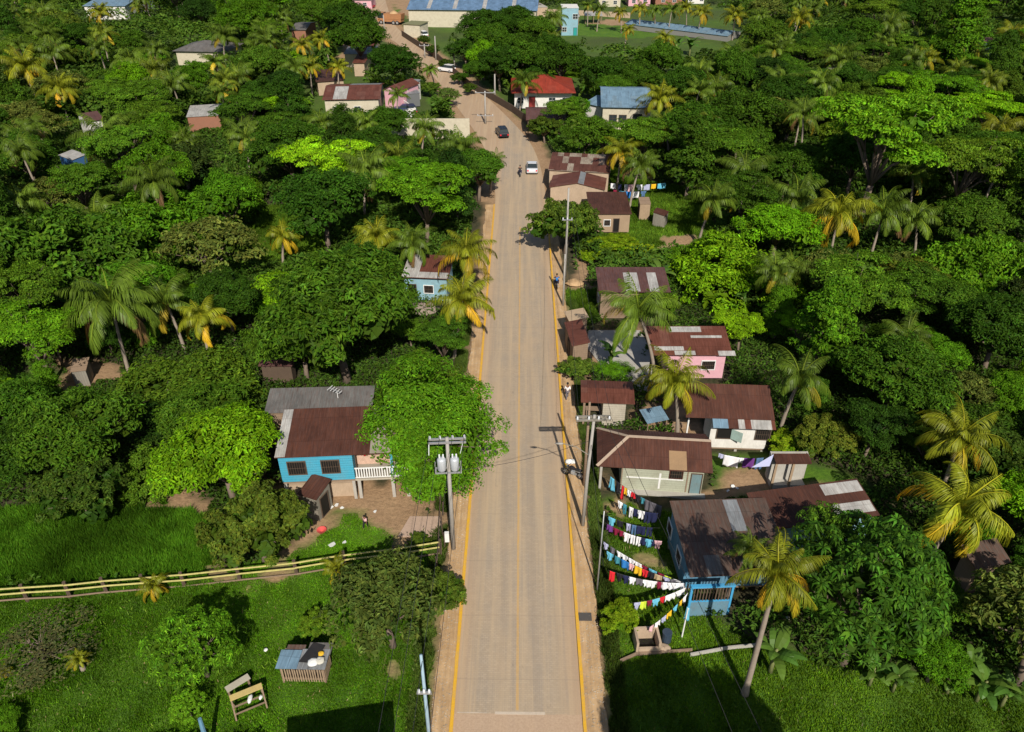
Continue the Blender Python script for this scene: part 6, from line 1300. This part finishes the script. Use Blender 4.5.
for i, t in enumerate(PALMS):
    if t['lean'] == (0, 0) and t['h'] > 3: l_ = (rq.uniform(-1.1, 1.1), rq.uniform(-1.0, 1.0)); t['lean'] = l_; t['x'] -= l_[0]; t['y'] -= l_[1]
    e = thing("palm_tree", t['label'], "palm tree", (t['x'], t['y'], gz(t['x'], t['y'])), 0, "coconut palms")
    me = rq.choice(PALM[t['col']]); k = t['r'] / 3.15
    link("trunk", palm_trunk(t['h'], t['lean'], i), None, e)
    cr = link("crown", me, None, e, (t['lean'][0], t['lean'][1], t['h']), (rq.uniform(-.2, .2), rq.uniform(-.2, .2), rq.uniform(0, 6.28))); cr.scale = (k, k, k)
    j = math.exp(rq.gauss(0, .1)); cr.color = (j * 1.4, j * 1.12, j * .8, 1) if (t['hero'] and t['col'] == 'yellow') else (j * 1.05, j, j, 1)
    if t['h'] > 3 and t['y'] < 110: link("coconuts", M_NUTS, None, e, (t['lean'][0], t['lean'][1], t['h']))
for i, (px, py, s) in enumerate(((876, 668, .75), (900, 674, .7), (955, 676, .85), (985, 684, .9), (1010, 690, .85), (972, 662, .8), (612, 352, .9), (650, 60, 1.6), (720, 150, 1.3), (660, 275, 1.1), (742, 300, 1.0), (690, 50, 1.8), (676, 52, 1.8), (775, 655, 1.0))):
    x, y = at(px, py, 1.5); me, tm = BAN[i % 2]
    e = thing("banana_plant", ["banana plant under the huge tuft-leaved tree, left one", "banana plant under the huge tuft-leaved tree, right one", "large banana plant in the lower right corner thicket, lowest leftmost", "broad banana plant in the middle of the lower right corner thicket",
        "banana plant at the right picture edge in the lower corner", "upper banana plant of the lower right corner thicket", "banana plant on the edge of the concrete yard", "banana plant below the long low greenhouse, leftmost", "banana plant in the right wood beyond the grass lot",
        "banana plant right of the maroon-roofed house", "banana plant behind the pink house", "banana plant below the long low greenhouse, rightmost", "banana plant below the long low greenhouse, middle", "banana plant at the foot of the leaning coconut palm"][i], "banana plant", (x, y, 0), rq.uniform(0, 6), "banana plants")
    e.scale = (s, s, s); a = link("leaves", me, None, e); a.color = (1, 1, 1, 1); link("stem", tm, None, e)

# ------------------------------------------------------------ undergrowth, far wood, grass (uncountable)
def scatter_xy(n, y0, y1):
    y = rng.uniform(y0, y1, n); hw = y * .70 + 14; x = rng.uniform(-1, 1, n) * hw; return x, y
def stuffleaves(name, n, y0, y1, hmax, leaf, base, seed, minwood=.5):
    x, y = scatter_xy(n, y0, y1); g, d = landuse(x, y); rx, rw = roadx(y)
    okk = (g < .45) & (d < .45) & (np.abs(x - rx) > rw + 2.9)
    for fx, fy, fr in FOOT: okk &= (np.hypot(x - fx, y - fy) > fr * 1.05 + .3)
    x, y = x[okk], y[okk]; soft = np.clip(.45 - np.maximum(landuse(x, y)[0], landuse(x, y)[1]), .08, .45) / .45
    h = (.15 + 1.0 * vnoise(x, y, 6, seed) ** 1.5 * hmax + .5 * vnoise(x, y, 1.6, seed + 1) * hmax * .6) * np.clip(soft * 1.4, .15, 1)
    P0 = np.stack([x, y, h * rng.uniform(.5, 1.0, len(x))], 1); e = .4
    hx = (vnoise(x + e, y, 6, seed) - vnoise(x - e, y, 6, seed)) / (2 * e) * hmax; hy = (vnoise(x, y + e, 6, seed) - vnoise(x, y - e, 6, seed)) / (2 * e) * hmax
    Nn = unit(np.stack([-hx, -hy, np.ones(len(x))], 1) + rng.normal(size=(len(x), 3)) * .55)
    cv = .6 + .8 * vnoise(x, y, 5, seed + 2); V, F_, Cc = leaf_quads(P0, Nn, leaf, .5, leafcol(base, len(x), .25, cv), .3, rng)
    o = link(name, np_mesh(name, V, F_, False, Cc), M_leaf); tag(o, kind="stuff"); return o
stuffleaves("undergrowth", 260000, 22, 80, 1.8, .34, (.052, .105, .012), 3)
stuffleaves("undergrowth", 200000, 80, 150, 2.6, .62, (.055, .110, .012), 4)
# the far wood between the trees one can tell apart
n = 330000; y = 140 + 210 * rng.random(n) ** 1.25; x = rng.uniform(-1, 1, n) * (y * .70 + 10)
g, d = landuse(x, y); rx, rw = roadx(y); okk = (g < .4) & (d < .4) & (np.abs(x - rx) > rw + 4)
for fx, fy, fr in FOOT: okk &= (np.hypot(x - fx, y - fy) > fr * 1.1 + 1) & ~((np.abs(x - fx) < fr * 1.0) & (y < fy) & (y > fy - 22))
x, y = x[okk], y[okk]
zz = 4.0; V3 = np.stack([x, y, np.full(len(x), zz - CAM_H)], 1); zc = V3 @ _fw; ax_ = 512 + FOC * (V3 @ _rt) / zc; ay_ = 366 - FOC * (V3 @ _up) / zc
ii = np.clip(((ay_ + 20) / 4).astype(int), 0, KM.shape[0] - 1); jj = np.clip(((ax_ + 60) / 4).astype(int), 0, KM.shape[1] - 1); k_ = ~KM[ii, jj]; x, y = x[k_], y[k_]
cell = 6.5; ci, cj = np.floor(x / cell), np.floor(y / cell); best = np.full(x.shape, 1e9); hh_ = np.zeros(x.shape); tint = np.ones(x.shape); bxx = np.zeros(x.shape); byy = np.zeros(x.shape)
def hsh(a, b, s): v = np.sin(a * 127.1 + b * 311.7 + s * 74.7) * 43758.5453; return v - np.floor(v)
for a in (-1, 0, 1):
    for b_ in (-1, 0, 1):
        ox, oy = ci + a, cj + b_; sx, sy = (ox + hsh(ox, oy, 1)) * cell, (oy + hsh(ox, oy, 2)) * cell; dd = np.hypot(x - sx, y - sy); m = dd < best
        best = np.where(m, dd, best); hh_ = np.where(m, hsh(ox, oy, 3), hh_); tint = np.where(m, hsh(ox, oy, 4), tint); bxx = np.where(m, sx, bxx); byy = np.where(m, sy, byy)
dome = np.sqrt(np.clip(1 - (best / (cell * .72)) ** 2, 0, 1)); top = 2.5 + 3.5 * hh_
z = np.where(dome > 0, top * (.35 + .65 * dome), .8) + (vnoise(x, y, 1.8, 9) - .5) * 1.6; z = np.maximum(z * rng.uniform(.75, 1.03, len(x)), .3)
Nn = unit(np.stack([(x - bxx) / cell * 1.4, (y - byy) / cell * 1.4, .35 + dome], 1) + rng.normal(size=(len(x), 3)) * .38)
Cc = leafcol((.060, .115, .012), len(x), .2, .55 + .9 * tint); V, F_, Cc = leaf_quads(np.stack([x, y, z], 1), Nn, .95, .6, Cc, .25, rng)
tag(link("far_woodland", np_mesh("far_woodland", V, F_, False, Cc), M_leaf), kind="stuff")
# grass
def grassblades(name, n, polys, h, w, base, lean=.25, seed=1, dens=None):
    parts = []; xs_, ys_ = [], []
    A = [abs(sum(p[i][0] * p[(i + 1) % len(p)][1] - p[(i + 1) % len(p)][0] * p[i][1] for i in range(len(p)))) / 2 for p in polys]
    for p, a in zip(polys, A):
        k = int(n * a / sum(A) * 1.6); x = rng.uniform(p[:, 0].min(), p[:, 0].max(), k); y = rng.uniform(p[:, 1].min(), p[:, 1].max(), k); m = sdist(x, y, p) > -.2; xs_.append(x[m]); ys_.append(y[m])
    x, y = np.concatenate(xs_), np.concatenate(ys_); g, d = landuse(x, y); rx, rw = roadx(y)
    okk = (d < .4) & (np.abs(x - rx) > rw + 1.5)
    for fx, fy, fr in FOOT: okk &= (np.hypot(x - fx, y - fy) > fr * .9)
    x, y = x[okk], y[okk]; n = len(x); z = ground_z(x, y); hh = h * rng.uniform(.5, 1.3, n) * (.6 + .8 * vnoise(x, y, 1.3, seed))
    a = rng.uniform(0, 6.28, n); ww = w * rng.uniform(.7, 1.3, n); l = lean * hh * rng.uniform(.3, 1.6, n); b = rng.uniform(0, 6.28, n)
    P0 = np.stack([x, y, z - .02], 1); s = np.stack([np.cos(a) * ww, np.sin(a) * ww, a * 0], 1); tip = P0 + np.stack([np.cos(b) * l, np.sin(b) * l, hh], 1)
    V = np.stack([P0 - s, P0 + s, tip], 1).reshape(-1, 3); F_ = np.arange(3 * n).reshape(-1, 3)
    cv = (.55 + .75 * vnoise(x, y, 4, seed + 1)) * (.65 + .7 * vnoise(x, y, .8, seed + 2)); Cc = np.repeat(leafcol(base, n, .22, cv), 3, 0)
    tag(link(name, np_mesh(name, V, F_, False, Cc), M_leaf), kind="stuff")
grassblades("lawn_grass", 190000, [GRASS[0], GRASS[2]], .13, .035, (.092, .215, .008), .5, 21)
grassblades("meadow_grass", 110000, [GRASS[1]], .55, .05, (.075, .185, .010), .45, 22)
grassblades("lawn_grass", 170000, [GRASS[3], GRASS[12]], .16, .038, (.105, .205, .009), .5, 23)
grassblades("lot_grass", 90000, [GRASS[4], GRASS[5], GRASS[6], GRASS[7]], .35, .06, (.090, .170, .012), .4, 24)
grassblades("field_weeds", 5000, [GRASS[0], GRASS[3]], .26, .045, (.12, .22, .02), .7, 31)
grassblades("field_weeds", 2500, [GRASS[0], GRASS[3]], .14, .04, (.26, .22, .10), .9, 33)
for s_, a_, b_ in ((1, 4.95, 6.3), (-1, 4.85, 6.2)):
    pl = np.array([(s_ * a_, 22), (s_ * b_, 22), (s_ * b_, 75), (s_ * a_, 75)]); 
    grassblades("verge_weeds", 26000, [pl], .30, .04, (.085, .135, .022), .6, 25)
# loose stones and soil crumbs washed on to the verges
n = 5200; sgn = np.where(rng.random(n) < .5, -1, 1); yv = 22 + 80 * rng.random(n) ** 1.5; xv = sgn * (3.62 + 1.35 * rng.random(n) ** .6) + .08; zv = np.where(sgn > 0, .095, .055)
P0 = np.stack([xv, yv, zv + .01], 1); sv = rng.uniform(.012, .05, n); k4 = np.array([[1, 0, 0], [0, 1, 0], [-1, 0, 0], [0, -1, 0], [0, 0, .8]])
V = (P0[:, None] + k4[None] * sv[:, None, None] * rng.uniform(.6, 1.4, (n, 5, 1))).reshape(-1, 3); q_ = np.arange(n)[:, None] * 5; F_ = np.concatenate([q_ + np.array([[0, 1, 4]]), q_ + np.array([[1, 2, 4]]), q_ + np.array([[2, 3, 4]]), q_ + np.array([[3, 0, 4]])])
tag(link("gravel", np_mesh("gravel", V, F_, False, None), earth_mat("stone_crumbs", (.34, .27, .20), (.55, .48, .38))), kind="stuff")
bpy.context.view_layer.update()
